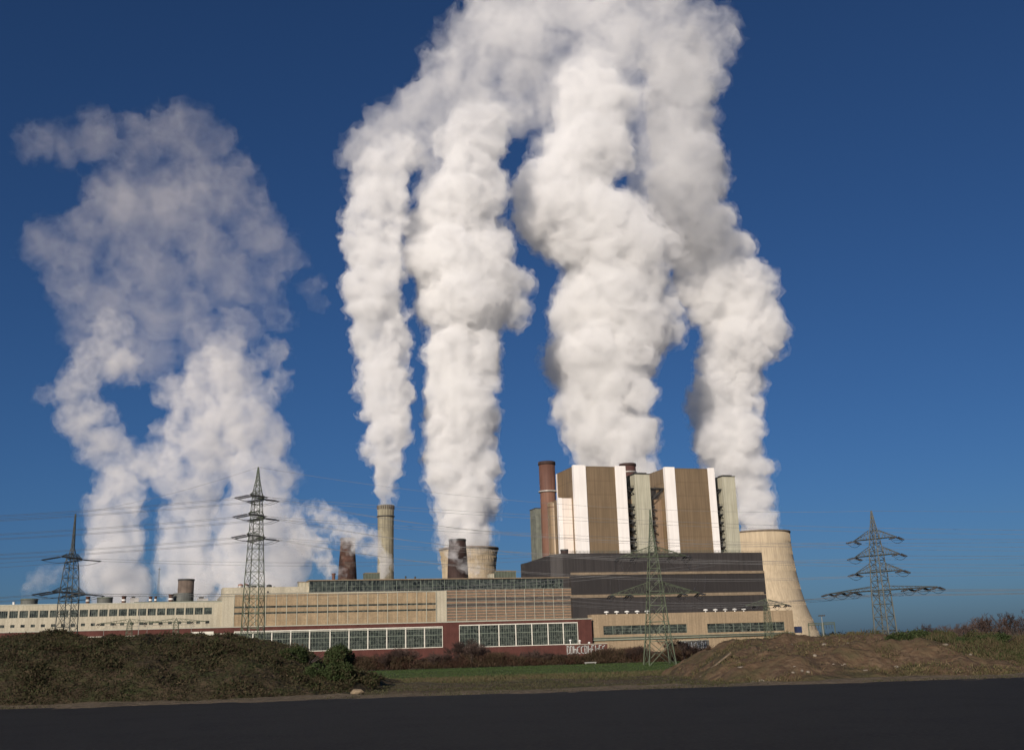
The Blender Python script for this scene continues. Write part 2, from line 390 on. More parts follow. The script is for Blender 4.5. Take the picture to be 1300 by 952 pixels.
# silos by the start of the turbine hall
for i, (xa, xb, lab) in enumerate(((302,308.5,'left one of two small red and silver roof silos'), (309.5,316,'right one of two small red and silver roof silos'))):
    r, uc, rr, zb, zt_ = roof_item('roof_silo', lab, 'silo', (xa, xb), V+8, 743, 752.5, 'red and silver roof silos')
    MB().lathe([(rr,0),(rr,zt_-zb)], 20, (uc, V+8, zb)).build('shell', m_silw, r)
    MB().lathe([(rr*1.04,zt_-zb),(rr*1.04,zt_-zb+.5),(.01,zt_-zb+1.0)], 20, (uc, V+8, zb)).build('cap', m_sil, r)
    MB().lathe([(rr*1.03,.6),(rr*1.03,2.2)], 20, (uc, V+8, zb)).build('band', m_sil, r)
for i, (xa, xb, ya, lab) in enumerate(((318,326,742.5,'dark round tank next to the red and silver silos'), (328,336,743,'dark tank behind the top of the slim pylon base'), (338,345,741.5,'dark tank with a domed lid right of the slim pylon'), (345.5,350.5,744,'small dark tank at the end of the tank row'))):
    r, uc, rr, zb, zt_ = roof_item('roof_tank', lab, 'tank', (xa, xb), V+9, ya, 752.5, 'dark tanks on the turbine hall roof')
    MB().lathe([(rr,0),(rr,zt_-zb-.6)], 18, (uc, V+9, zb)).build('shell', m_steel, r)
    MB().lathe([(rr*1.03,zt_-zb-.6),(rr*.6,zt_-zb-.2),(.01,zt_-zb)], 18, (uc, V+9, zb)).build('lid', m_louv, r)
def box_item(name, label, cat, px, v, py0, py1, m, depth=8, mcap=None, group=None):
    r, uc, rr, zb, zt_ = roof_item(name, label, cat, px, v, py0, py1, group)
    MB().box(uc-rr, uc+rr, v, v+depth, zb, zt_).build('casing', m, r)
    MB().box(uc-rr-.2, uc+rr+.2, v-.2, v+depth+.2, zt_+.003, zt_+.4).build('lid', mcap or m_ledge, r)
    g = MB(); n = max(3, int(rr*1.2))
    for k in range(n+1): x = uc-rr+2*rr*k/n; g.box(x-.07, x+.07, v-.14, v-.003, zb, zt_)
    g.build('rib', m_mull, r); return r
box_item('roof_cabin', 'small railed cabin on the roof left of the glazed strip', 'roof cabin', (379,392), V2+8, 739, 745, m_cream, 5)
box_item('roof_ventilation_house', 'green ribbed box on the roof at the foot of the slim concrete chimney', 'roof house', (464,482), V2+10, 727.5, 736, m_green)
box_item('roof_ventilation_house', 'green ribbed box on the roof right of the beige cooling tower', 'roof house', (629,655), V2+10, 725, 735, m_green)
box_item('roof_cabin', 'little cream cabin against the green box right of the cooling tower', 'roof cabin', (621,627.5), V2+9, 728, 735, m_cream, 4)
r, uc, rr, zb, zt_ = roof_item('roof_flue', 'thin brown roof vent left of the tapering brick chimney', 'flue', (421.5,425.5), V2+10, 727.5, 736)
MB().lathe([(rr,0),(rr,zt_-zb)], 14, (uc, V2+10, zb)).build('pipe', m_stack, r); MB().lathe([(rr*1.3,zt_-zb-.8),(rr*1.3,zt_-zb)], 14, (uc, V2+10, zb)).build('collar', m_stack, r)
for x, y, lab in ((515,733,'small cowl on the roof strip right of the slim chimney'), (527,733.5,'tiny cowl on the roof strip, next but one right of the slim chimney'), (340,752,'small cowl on the tan hall edge behind the slim pylon')):
    r, uc, rr, zb, zt_ = roof_item('roof_cowl', lab, 'cowl', (x-1.2, x+1.2), V2+4 if x > 400 else V+3, y-1.5, y+3, 'small roof cowls')
    MB().lathe([(rr*.6,0),(rr*.6,(zt_-zb)*.6)], 12, (uc, V2+4 if x > 400 else V+3, zb)).build('pipe', m_steel, r)
    MB().lathe([(rr,(zt_-zb)*.6),(rr,zt_-zb),(.01,zt_-zb+.3)], 12, (uc, V2+4 if x > 400 else V+3, zb)).build('cap', m_steel, r)

# --- chimneys and cooling towers
def world_tower(name, label, cat, x, y_top, Y, prof, m, n=96, ribs=0):
    """prof: list of (r_px, y_px) from top to bottom; rests on the ground"""
    p = at(x, y_top, Y); s = scale_at(x, y_top, Y)
    r = thing(name, label, cat, (p.x, p.y, GZ))
    zs = [(rp*s, at(x, yy, Y).z-GZ) for rp, yy in prof]
    return r, p, s, zs
r, p, s, zs = world_tower('concrete_chimney', 'tall slim sooty concrete chimney with a notched rim, steam pouring from it', 'chimney', 489.7, 641.5, 830, [(10.6,641.5),(10.2,660),(9.9,700),(10.3,735)], m_conc)
zs.append((zs[-1][0]*1.1, 0))
MB().lathe([(zs[0][0]*.86, zs[0][1]-6)]+[(zs[0][0]*.86, zs[0][1])]+zs, 64).build('shaft', m_conc, r, rel=False)
b = MB()
for k in range(26):
    a = 2*math.pi*k/26; R_ = zs[0][0]; b.lathe([(.35,-3.2),(.35,-.3),(.01,-.2)], 8, (R_*math.cos(a), R_*math.sin(a), zs[0][1]), False)
b.build('rim_tooth', m_dstack, r, rel=False)
MB().lathe([(zs[0][0]+.02,-9),(zs[0][0]+.45,-8.8),(zs[0][0]+.45,-8.2),(zs[0][0]+.02,-8)], 64, (0,0,zs[0][1])).build('gallery', m_steel, r, rel=False)
r, p, s, zs = world_tower('brick_chimney', 'squat tapering old brick chimney, sooty and patched, behind the steam curl', 'chimney', 441.5, 683, 740, [(8.9,683),(9.6,700),(11,720),(11.9,735)], m_chimb)
zs.append((zs[-1][0]*1.25, 0))
MB().lathe([(zs[0][0]*.8, zs[0][1]-6), (zs[0][0]*.8, zs[0][1])]+zs, 48).build('shaft', m_chimb, r, rel=False)
MB().lathe([(zs[0][0]+.05,-1.6),(zs[0][0]+.5,-1.5),(zs[0][0]+.5,-.2),(zs[0][0]+.05,.1)], 48, (0,0,zs[0][1])).build('rim', m_dstack, r, rel=False)
r, p, s, zs = world_tower('metal_stack', 'dark brown stack standing in front of the beige cooling tower', 'stack', 580.5, 684.5, 715, [(10.5,684.5),(12.2,710),(13.2,733)], m_dstack)
zs.append((zs[-1][0]*1.2, 0))
MB().lathe([(zs[0][0]*.85, zs[0][1]-6), (zs[0][0]*.85, zs[0][1])]+zs, 48).build('shaft', m_dstack, r, rel=False)
MB().lathe([(zs[0][0]+.05,-1.4),(zs[0][0]+.35,-1.3),(zs[0][0]+.35,-.1),(zs[0][0]+.05,.1)], 48, (0,0,zs[0][1])).build('rim', m_steel, r, rel=False)
def cooling_tower(label, x, Y, prof, ribs=72):
    r, p, s, zs = world_tower('cooling_tower', label, 'cooling tower', x, prof[0][1], Y, prof, m_tower)
    MB().lathe([(zs[0][0]*.93, zs[0][1]-14), (zs[0][0]*.955, zs[0][1])]+zs, 128).build('shell', m_tower, r, rel=False)
    MB().lathe([(zs[0][0]+.05,-1.6),(zs[0][0]+.7,-1.5),(zs[0][0]+.7,-.1),(zs[0][0]+.05,0)], 96, (0,0,zs[0][1])).build('rim', mat('rim_concrete', (.15,.12,.09), .9), r, rel=False)
    b = MB()
    for k in range(ribs):
        a = 2*math.pi*k/ribs
        for (r0, z0_), (r1, z1_) in zip(zs, zs[1:]):
            b.bar((r0*math.cos(a), r0*math.sin(a), z0_-1.7), (r1*math.cos(a), r1*math.sin(a), z1_), .22, 3)
    b.build('rib', m_tower, r, rel=False)
    return r, p, zs
cooling_tower('beige cooling tower with a flared mouth behind the dark brown stack', 595, 860, [(37,696),(35.5,705),(34,718),(33.5,733),(34.5,750),(38,790),(43,829)])
cooling_tower('tall beige cooling tower with a wide foot at the right end of the station', 962, 1120, [(39.5,676),(39.5,690),(40.5,706),(42.5,727),(46,750),(50.5,770),(57,790),(62,805),(66,815)], 96)
r, p, s, zs = world_tower('metal_stack', 'tall rust brown stack with a ring, left of the boiler towers', 'stack', 694, 586.5, 735, [(10.3,586.5),(10.0,624)], m_stack)
zb_ = at(694,711,735).z-GZ
MB().lathe([(zs[0][0]*.85, zs[0][1]-6), (zs[0][0]*.85, zs[0][1]), zs[0], zs[1]], 48).build('upper_shaft', m_stack, r, rel=False)
MB().lathe([(zs[1][0]*.98, zs[1][1]), (zs[1][0]*.99, zb_), (zs[1][0], 0)], 48).build('lower_shaft', mat('warm_rust_stack', (.17,.088,.06), .7, .1, .08, streak=.3), r, rel=False)
MB().lathe([(zs[1][0]-.1,-.6),(zs[1][0]+1.0,-.5),(zs[1][0]+1.0,.3),(zs[1][0]-.1,.4)], 48, (0,0,zs[1][1])).build('gallery', m_silw, r, rel=False)
MB().lathe([(zs[0][0]+.03,-2.2),(zs[0][0]+.4,-2.1),(zs[0][0]+.4,-.1),(zs[0][0]+.03,.1)], 48, (0,0,zs[0][1])).build('rim', m_dstack, r, rel=False)
r, p, s, zs = world_tower('metal_stack', 'dark brown stack rising behind the right edge of the left boiler tower', 'stack', 796.5, 589, 800, [(10.2,589),(10.2,640)], m_dstack)
MB().lathe([(zs[0][0]*.85, zs[0][1]-6), (zs[0][0]*.85, zs[0][1]), zs[0], zs[1], (zs[1][0], 0)], 48).build('shaft', mat('deep_brown_stack', (.085,.042,.035), .7, .12, .08, streak=.3), r, rel=False)
MB().lathe([(zs[0][0]+.03,-7),(zs[0][0]+.6,-6.8),(zs[0][0]+.6,-6),(zs[0][0]+.03,-5.8)], 48, (0,0,zs[0][1])).build('gallery', m_silw, r, rel=False)
MB().lathe([(zs[0][0]+.03,-2),(zs[0][0]+.4,-1.9),(zs[0][0]+.4,-.1),(zs[0][0]+.03,.1)], 48, (0,0,zs[0][1])).build('rim', m_dstack, r, rel=False)
r, uc, rr, zb, zt_ = roof_item('metal_stack', 'stubby dark stack on the dark roof at the foot of the left boiler tower', 'stack', (712,721), 20, 697.5, 703)
MB().lathe([(rr,-2),(rr,zt_-zb),(rr*.8,zt_-zb),(rr*.8,0)], 24, (uc, 20, zb)).build('shaft', m_dstack, r); MB().lathe([(rr*1.06,zt_-zb-.9),(rr*1.06,zt_-zb+.1)], 24, (uc, 20, zb)).build('rim', m_steel, r)

# --- dark stepped boiler base building
vS = (16, 13, 10)
sb = plant('bunker_building', 'huge dark clad building in three stacked bands under the boiler towers', 'building', UU(848,13), 13)
ur_ = UU(968,16,712)
zt1, zb1 = ZZ(701.5,16,850), ZZ(725.4,16,850); zt2_, zb2 = ZZ(728,13,850), ZZ(753,13,850); zt3, zb3 = ZZ(756.3,10,850), ZZ(780,10,850)
ul1 = UU(714,16,702); ul2 = UU(725,13,740); ul3 = UU(727,10,768)
ur2, ur3 = UU(971.5,13,740), UU(973.5,10,768)
MB().box(ul1, ur_, 16, 100, GZ-1, zt1).build('upper_band', m_slab, sb)
MB().box(ul2, ur2, 13, 15.99, GZ-1, zt2_).build('middle_band', m_slab, sb)
MB().box(ul3, ur3, 10, 12.99, GZ-1, zt3).build('lower_band', m_slab, sb)
b = MB(); b.box(ul2+1, ur_+.3, 15.5, 15.995, zt2_+.005, zb1); b.box(ul2-.1, ur2+.1, 12.5, 13.1, zt2_-.3, zt2_+.2); b.box(ul3, ur3, 12.3, 12.995, zt3+.005, zb2); b.box(ul3-.1, ur3+.1, 9.6, 10.1, zt3-.25, zt3+.2)
b.build('ledge', m_ledge, sb)
# sloping-roofed wing running back on the left
zc = zt1
b = MB(); L0, L1 = ul1, ul1-4
n_ = 0
wing = [(16.0, zt1), (30, zt1-.3), (42, zt1-1.2), (60, zt1-4.5), (95, zt1-9.5)]
vs_ = []
wx = UU(671,90,722)
lo_ = [(ul1-.02, 16, 0), (ul1-6, 22, -.5), (ul1-10, 60, -2.5), (wx, 92, -7)]
for k, (uu, vv, dz) in enumerate(lo_): vs_ += [(uu, vv, GZ-1), (uu, vv, zt1+dz)]
k = len(lo_); vs_ += [(ul1+.02, 99, GZ-1), (ul1+.02, 99, zt1-7)]; vs_ += [(ul1+.02, 16.02, GZ-1), (ul1+.02, 16.02, zt1-.05)]
k += 2
fs_ = [(2*i, 2*i+1, 2*((i+1)%k)+1, 2*((i+1)%k)) for i in range(k)] + [tuple(2*i+1 for i in range(k))]
MB().add(vs_, fs_).build('side_wing', m_slab, sb)
rl = MB(); z = zt1
for uu in np.arange(ul1, ur_, 3.0): rl.bar((uu,16.3,z), (uu,16.3,z+1.1), .05)
rl.bar((ul1,16.3,z+1.1), (ur_,16.3,z+1.1), .06); rl.bar((ul1,16.3,z+.55), (ur_,16.3,z+.55), .05); rl.build('roof_railing', m_steel, sb)
for i, (px_, lab) in enumerate([(770,'a'),(783,'a'),(796,'a'),(809,'a'),(821.5,'a'),(896,'b'),(908.5,'b'),(921,'b'),(933,'b'),(944.6,'b')]):
    pass
# --- beige workshop in front of it
V3 = 3; u0, u1 = UU(752.5,V3,800), UU(1008,V3,795); zt = ZZ(777,V3,880)
wk = plant('workshop', 'long beige workshop with two dark window strips below the dark banded building', 'building', (u0+u1)/2, V3)
s1 = (UU(766,V3,798), UU(872,V3,798), ZZ(804.2,V3,820), ZZ(793,V3,820)); s2 = (UU(898,V3,796), UU(996,V3,796), ZZ(801.5,V3,945), ZZ(790.2,V3,945))
b = MB(); wall_with_holes(b, u0, u1, GZ-1, zt, V3, V3+.8, [s1, s2]); b.box(u1-.8, u1, V3+.8, V3+6, GZ-1, zt); b.box(u0, u0+.8, V3+.8, 9.99, GZ-1, zt)
b.box(ur3+.1, u1, V3+6, V3+6.8, GZ-1, zt)
b.build('wall', m_work, wk)
MB().box(u0, u1, V3+.8, V3+5.99, zt-.8, zt-.3).build('roof', m_roof, wk)
for s_ in (s1, s2):
    n = 9
    for k in range(n):
        a = s_[0]+(s_[1]-s_[0])*k/n; c = s_[0]+(s_[1]-s_[0])*(k+1)/n
        f = MB().box(a, a+.12, V3+.1, V3+.4, s_[2], s_[3]).box(c-.12, c-.002, V3+.1, V3+.4, s_[2], s_[3])
        for q in (.33, .66): z = s_[2]+(s_[3]-s_[2])*q; f.box(a+.12, c-.12, V3+.12, V3+.29, z-.07, z+.07)
        fo = f.build('window', m_mull, wk); MB().box(a+.12, c-.12, V3+.3, V3+.38, s_[2], s_[3]).build('pane', m_glass, fo)
p_ = MB(); zp0 = ZZ(813,V3,762); zp = ZZ(808.5,V3,880)
p_.bar((u0-2, V3-.7, zp), (u1-1, V3-.7, zp), .45, 8); p_.bar((u0-2, V3-.7, zp+1.1), (u1-1, V3-.7, zp+1.1), .22, 6)
for k in range(24): x = u0+(u1-u0)*k/24+1; p_.box(x-.12, x+.12, V3-.75, V3-.003, zp-.8, zp-.5)
p_.build('pipe_run', m_mull, wk)
MB().box(UU(1009.5,V3,799), UU(1016,V3,799), V3-2, V3+2, ZZ(803,V3,1012), ZZ(795,V3,1012)).build('switch_box', m_navy, wk)
for px_ in (770,783,796,809,821.5,896,908.5,921,933,944.6):
    nth = [770,783,796,809,821.5,896,908.5,921,933,944.6].index(px_)%5; uu = UU(px_, V3+3, 778); side = 'left' if px_ < 830 else 'right'
    r = plant('roof_vent', '%s white mushroom vent of the %s row along the workshop roof edge' % (('leftmost','second','third','fourth','rightmost')[nth], side), 'vent', uu, V3+3, zt-.3, 'mushroom vents on the workshop roof, %s row' % side)
    MB().lathe([(.45,0),(.45,1.2)], 12, (uu, V3+3, zt-.3)).build('pipe', m_white, r); MB().lathe([(.5,1.2),(1.5,1.25),(1.5,1.9),(.01,2.3)], 16, (uu, V3+3, zt-.3)).build('cap', m_white, r)
# annex at the right end
ax0, ax1 = UU(1008.3,V3+8,790), UU(1014,V3+8,790)
# --- boiler towers
vB = 32
zB = zt1
def boiler(label, x0, x1, ytop, sl, sr, wing_l, wing_r, ydep):
    u0, u1 = UU(x0, vB, ytop), UU(x1, vB, ytop); z = ZZ(ytop, vB, (x0+x1)/2)
    r = plant('boiler_tower', label, 'boiler tower', (u0+u1)/2, vB)
    dep = ydep
    a, c = u0+sl, u1-sr
    MB().box(u0+.3, u1-.3, vB+.3, vB+dep, GZ, z-.6).build('core', m_brown, r)
    MB().box(a, c, vB-.1, vB+.29, GZ, z).build('front_cladding', m_brown, r)
    MB().box(u0, a-.003, vB-.6, vB+.29, GZ, z+.6).build('front_stripe', m_alu, r); MB().box(c+.003, u1, vB-.6, vB+.29, GZ, z+.6).build('front_stripe', m_alu, r)
    MB().box(u0, u0+.29, vB+.295, vB+2.2, GZ, z+.6).build('corner_stripe', m_alu, r)
    MB().box(u0, u0+.29, vB+dep-2.5, vB+dep, GZ, z-.3).build('corner_stripe', m_alu, r)
    MB().box(u0+.05, u0+.29, vB+2.25, vB+dep-2.55, GZ, z-.2).build('side_cladding', m_brown, r)
    MB().box(u0+.31, u1-.31, vB+.31, vB+dep-.02, z-.59, z-.1).build('roof', m_roof, r)
    return r, u0, u1, z
r1, a0, a1, z1_ = boiler('left boiler tower with brown front between two bright cladding stripes', 727.3, 793.5, 592, 8.6, 7.6, 1, 1, 33)
# the pale lower wing on its left
vw = vB+5
wl0, wl1 = UU(709.5, vw, 650), a0-.05; zw = ZZ(632.5, vw, 722)
MB().box(wl0+.3, wl1, vw+.3, vw+22, GZ, zw-.5).build('wing', m_brown, r1)
MB().box(wl0, wl0+.29, vw, vw+3.2, GZ, zw+.3).build('wing_stripe', m_alu, r1); MB().box(wl0+.3, wl0+2.3, vw-.15, vw+.29, GZ, zw+.3).build('wing_stripe', m_alu, r1)
MB().box(wl0+2.31, wl1, vw-.1, vw+.29, GZ, zw+.1).build('wing_cladding', m_alu2, r1)
wr0, wr1 = a1+.05, UU(806.5, vB+8, 650); zwr = ZZ(633.5, vB+8, 801)
MB().box(wr0, wr1, vB+8, vB+26, GZ, zwr).build('wing', mat('tan_cladding', (.27,.19,.125), .5, .08, .05, grid=(2,9), streak=.3), r1)
# rounded brown turret behind the wing
tu, tv = UU(706, vw+14, 670), vw+14
rt = plant('dust_filter_tower', 'brown rounded shaft between the rust brown stack and the pale wing', 'tower', tu, tv)
zt_t = ZZ(637, tv, 703)
MB().lathe([(5.2,0),(5.2,zt_t-GZ-1.5),(4.6,zt_t-GZ-.4),(.01,zt_t-GZ)], 40, (tu, tv, GZ)).build('shell', m_brown, rt)
MB().lathe([(5.3,0),(5.3,.5)], 40, (tu, tv, zt_t-4)).build('ring', m_stack, rt)
r2, c0, c1, z2_ = boiler('right boiler tower with brown front between two bright cladding stripes', 843.3, 906, 594.5, 7.2, 5.0, 1, 1, 33)
wl0, wl1 = UU(829, vB+8, 650), c0-.05; zwr = ZZ(634, vB+8, 836)
m_tan = MATS['tan_cladding']
MB().box(wl0, wl1, vB+8, vB+26, GZ, zwr).build('wing', m_tan, r2)
MB().box(c1+.05, UU(920, vB+8, 650), vB+8, vB+26, GZ, ZZ(635.5, vB+8, 914)).build('wing', m_tan, r2)
def stair(label, xa, xb, yt, levels, sides):
    v0 = vB+1
    ua, ub = UU(xa, v0, yt), UU(xb, v0, yt); z = ZZ(yt, v0, (xa+xb)/2)
    r = plant('stair_tower', label, 'stair tower', (ua+ub)/2, v0)
    MB().box(ua, ub, v0, v0+14, GZ, z).build('shaft', m_stair, r)
    MB().box(ua-.3, ub+.3, v0-.3, v0+14.3, z+.003, z+.5).box(ua+1, ub-1.5, v0+1, v0+8, z+.51, z+1.3).build('roof', m_steel, r)
    g = MB()
    for k in range(5): x = ua+(ub-ua)*k/4; g.box(x-.06, x+.06, v0-.1, v0-.003, GZ, z)
    g.build('joint', m_rib, r)
    for y in levels:
        zz = ZZ(y, v0, (xa+xb)/2)
        for (s0, s1, dirn) in sides:
            b = MB(); b.box(s0, s1, v0+2, v0+6, zz, zz+.45)
            lo_u, hi_u = (s1, s0) if dirn < 0 else (s0, s1)
            b.bar((lo_u, v0+2.2, zz-2.6), (hi_u, v0+2.2, zz), .22); b.bar((lo_u, v0+5.6, zz-2.6), (hi_u, v0+5.6, zz), .22)
            for q in np.linspace(s0, s1, 5): b.bar((q, v0+2.1, zz+.45), (q, v0+2.1, zz+1.6), .07)
            b.bar((s0, v0+2.1, zz+1.6), (s1, v0+2.1, zz+1.6), .08); b.box(s0, s1, v0+6.05, v0+6.3, zz, zz+2.4)
            b.build('gallery', m_steel, r)
    return r, ua, ub
lv = [642.5,652.5,662.5,673,683.5,693.5]
pa, pb = UU(805.5,vB+1,604), UU(824.2,vB+1,604)
st1, ua, ub = stair('grey green stair tower with dark galleries between the two boiler towers', 805.5, 824.2, 602, lv, [(pa-2.8, pa, -1), (pb, pb+3.8, 1)])
zz = ZZ(619, vB+1, 815)
b = MB()
for q in np.linspace(a1, pa, 4)[1:-1]: b.bar((q, vB+3, zz), (q, vB+7, zz), .12)
b.box(a1, pa, vB+2.8, vB+7.2, zz-.5, zz-.36)
for v_ in (vB+3, vB+7): b.bar((a1, v_, zz), (pa, v_, zz), .35); b.bar((a1, v_, zz+1.5), (pa, v_, zz+1.5), .15); b.bar((a1+1, v_, zz), (pa, v_, zz-4), .3)
b.build('bridge', m_steel, st1)
b = MB(); b.box(pb, c0, vB+2.8, vB+7.2, zz-.55, zz-.41)
for v_ in (vB+3, vB+7): b.bar((pb, v_, zz), (c0, v_, zz), .4); b.bar((c0, v_, zz), (pb, v_, zz-9), .35); b.bar((pb, v_, zz-9), (pb, v_, zz), .3)
b.build('bridge', m_steel, st1)

pa2, pb2 = UU(916.5,vB+1,606), UU(932.5,vB+1,606)
st2, _, _ = stair('pale stair tower with dark galleries right of the right boiler tower', 916.5, 932.5, 605, lv, [(pa2-3.2, pa2, -1)])
b = MB(); b.box(c1, pa2, vB+2.8, vB+7.2, zz-.5, zz-.36)
for v_ in (vB+3, vB+7): b.bar((c1, v_, zz), (pa2, v_, zz), .35); b.bar((c1, v_, zz-4.5), (pa2, v_, zz), .3)
b.build('bridge', m_steel, st2)
st3 = plant('stair_tower', 'dark grey green shaft showing left of the rust brown stack', 'stair tower', UU(684,110,680), 110)
ua, ub = UU(679.5,110,646), UU(694,110,646); zz = ZZ(645.5,110,683)
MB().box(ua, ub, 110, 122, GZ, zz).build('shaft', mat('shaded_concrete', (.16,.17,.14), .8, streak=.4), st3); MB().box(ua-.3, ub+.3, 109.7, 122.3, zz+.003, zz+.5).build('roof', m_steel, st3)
# roof railing between the towers, at the foot
fr_ = plant('roof_railing', 'thin railing along the dark roof in front of the boiler towers', 'railing', (ul1+ur_)/2, 19, zt1)
b = MB()
for uu in np.arange(a0-6, c1+10, 2.5): b.bar((uu, 24, zt1), (uu, 24, zt1+2.2), .07)
for dz in (1.1, 2.2): b.bar((a0-6, 24, zt1+dz), (c1+10, 24, zt1+dz), .07)
b.build('rail', m_mull, fr_)
# ---------------------------------------------------------------- ground
def noise2(rng, X, Y, cell):
    n = 256; g = rng.uniform(-1, 1, (n, n)); x = X/cell+500; y = Y/cell+500
    i = np.floor(x).astype(int); j = np.floor(y).astype(int); f = x-i; h = y-j; f = f*f*(3-2*f); h = h*h*(3-2*h)
    A = g[i%n, j%n]; B = g[(i+1)%n, j%n]; C_ = g[i%n, (j+1)%n]; D_ = g[(i+1)%n, (j+1)%n]
    return A*(1-f)*(1-h)+B*f*(1-h)+C_*(1-f)*h+D_*f*h
def terrain_z(X, Y):
    t = np.clip((Y-80)/22, 0, 1); return -2.5*(t*t*(3-2*t))
def grid_mesh(name, xs, ys, zf, m, kind='structure', label=None):
    X, Y = np.meshgrid(xs, ys, indexing='ij'); Z = zf(X, Y)
    v = np.stack([X, Y, Z], -1).reshape(-1, 3); nx, ny = len(xs), len(ys)
    i = np.arange(nx-1)[:,None]*ny+np.arange(ny-1)[None,:]; q = np.stack([i, i+ny, i+ny+1, i+1], -1).reshape(-1, 4)
    me = mesh_from(name, v, q); me.polygons.foreach_set('use_smooth', [True]*len(q)); me.materials.append(m)
    o = bpy.data.objects.new(name, me); COL.objects.link(o); return tag(o, label, kind=kind)
def ground_mat(name, cols, scales, rough=.95, bump=.6, bdist=.25, bscale=2.5):
    m = bpy.data.materials.new(name); m.use_nodes = True; t = m.node_tree; N = t.nodes; L = t.links; b = N['Principled BSDF']
    b.inputs['Roughness'].default_value = rough; b.inputs['Specular IOR Level'].default_value = .15
    tc = N.new('ShaderNodeTexCoord'); c = None
    for k, (col, s) in enumerate(zip(cols, scales)):
        if k == 0: c = (*col, 1); continue
        n = N.new('ShaderNodeTexNoise'); n.inputs['Scale'].default_value = s; n.inputs['Detail'].default_value = 8; n.inputs['Roughness'].default_value = .65; L.new(tc.outputs['Object'], n.inputs['Vector'])
        r = N.new('ShaderNodeMapRange'); L.new(n.outputs[0], r.inputs[0]); r.inputs[1].default_value = .47; r.inputs[2].default_value = .62
        x = N.new('ShaderNodeMix'); x.data_type = 'RGBA'; L.new(r.outputs[0], x.inputs[0])
        if hasattr(c, 'links'): L.new(c, x.inputs[6])
        else: x.inputs[6].default_value = c
        x.inputs[7].default_value = (*col, 1); c = x.outputs[2]
    L.new(c, b.inputs['Base Color'])
    n = N.new('ShaderNodeTexNoise'); n.inputs['Scale'].default_value = bscale; n.inputs['Detail'].default_value = 10; L.new(tc.outputs['Object'], n.inputs['Vector'])
    bp = N.new('ShaderNodeBump'); bp.inputs['Strength'].default_value = bump; bp.inputs['Distance'].default_value = bdist; L.new(n.outputs[0], bp.inputs['Height']); L.new(bp.outputs[0], b.inputs['Normal'])
    return m
m_soil = ground_mat('rough_ground', [(.075,.055,.035),(.05,.05,.022),(.10,.075,.048)], [0,.12,.9])
m_field = ground_mat('winter_grass', [(.035,.058,.018),(.05,.07,.024),(.05,.05,.022)], [0,.08,.03], bscale=8)
m_dirt = ground_mat('loose_dirt', [(.095,.062,.038),(.075,.049,.032),(.125,.088,.056),(.06,.052,.027)], [0,.5,2.4,.3], bump=.7, bdist=.3)
m_earth = ground_mat('dark_earth', [(.035,.028,.016),(.03,.036,.014),(.06,.044,.028)], [0,.4,1.2], bump=.9, bdist=.4)
m_asph = ground_mat('asphalt', [(.013,.013,.013),(.008,.008,.0085),(.022,.021,.020)], [0,.35,7], rough=.92, bump=.15, bdist=.02, bscale=40)
rg_ = np.random.default_rng(4)
xs = np.concatenate([-np.geomspace(9000, 130, 40), np.arange(-125, 126, 1.0), np.geomspace(130, 9000, 40)])
ys = np.concatenate([[-300,-60,-20], np.arange(5, 130, 1.0), np.geomspace(131, 14000, 60)])
n1 = np.random.default_rng(8)
grid_mesh('ground', xs, ys, lambda X, Y: terrain_z(X, Y)+np.where((Y > 61) & (Y < 200), .10*noise2(np.random.default_rng(8), X, Y, 2.3)+.06*noise2(np.random.default_rng(9), X, Y, .9)-.05, -.05), m_soil)
grid_mesh('field', np.linspace(-200, 260, 120), np.linspace(186, 292, 60), lambda X, Y: X*0-2.5+.14, m_field)
grid_mesh('road', np.linspace(-160, 160, 3), np.array([-40, 57.0]), lambda X, Y: X*0+.02, m_asph)
grid_mesh('road_shoulder', np.arange(-160, 160, .35), np.arange(55.2, 60, .25), lambda X, Y: -.02+(Y-56)*.03+.07*noise2(np.random.default_rng(19), X, Y, 2.5)+.03*noise2(np.random.default_rng(20), X, Y, .6), ground_mat('gravel', [(.11,.085,.055),(.07,.055,.038),(.15,.12,.085)], [0,.5,3]))

def mound(name, prof, Yr, y0, y1, m, seed, amp=.35, label=None):
    """earth bank whose crest follows prof (px, py) at distance Yr"""
    pts = [at(a, c, Yr) for a, c in prof]; wx = np.array([p.x for p in pts]); wz = np.array([p.z for p in pts])
    def zf(X, Y):
        top = np.interp(X, wx, wz); base = terrain_z(X, Y)-.35
        t = np.where(Y < Yr, (Y-y0)/(Yr-y0), (y1-Y)/(y1-Yr)); t = np.clip(t, 0, 1); s = np.sin(t*np.pi/2)**.8
        k = np.clip(t*5, 0, 1)
        r = np.random.default_rng(seed)
        n = amp*noise2(r, X, Y, 3.1)+amp*.55*noise2(r, X, Y, 1.2)+amp*.3*noise2(r, X, Y, .5)+amp*.15*noise2(r, X, Y, .22)
        return base+(np.maximum(top-base, 0))*s+n*k*np.clip((top-base)/.6, 0, 1)-.15*amp
    o = grid_mesh(name, np.arange(wx[0], wx[-1], .17), np.arange(y0, y1, .2), zf, m); return zf, wx
zl, wxl = mound('earth_mound', [(-160,812),(0,812),(100,809),(200,810),(300,814),(340,819),(380,829),(410,840),(440,854),(460,863),(490,873),(520,880)], 74, 60, 90, m_earth, 3)
zr, wxr = mound('dirt_mound', [(840,872),(855,864),(870,850),(900,829),(940,816),(980,812),(1030,811),(1060,809),(1090,804),(1120,804),(1160,815),(1200,819),(1300,817),(1500,812)], 78, 60, 96, m_dirt, 6, .42)

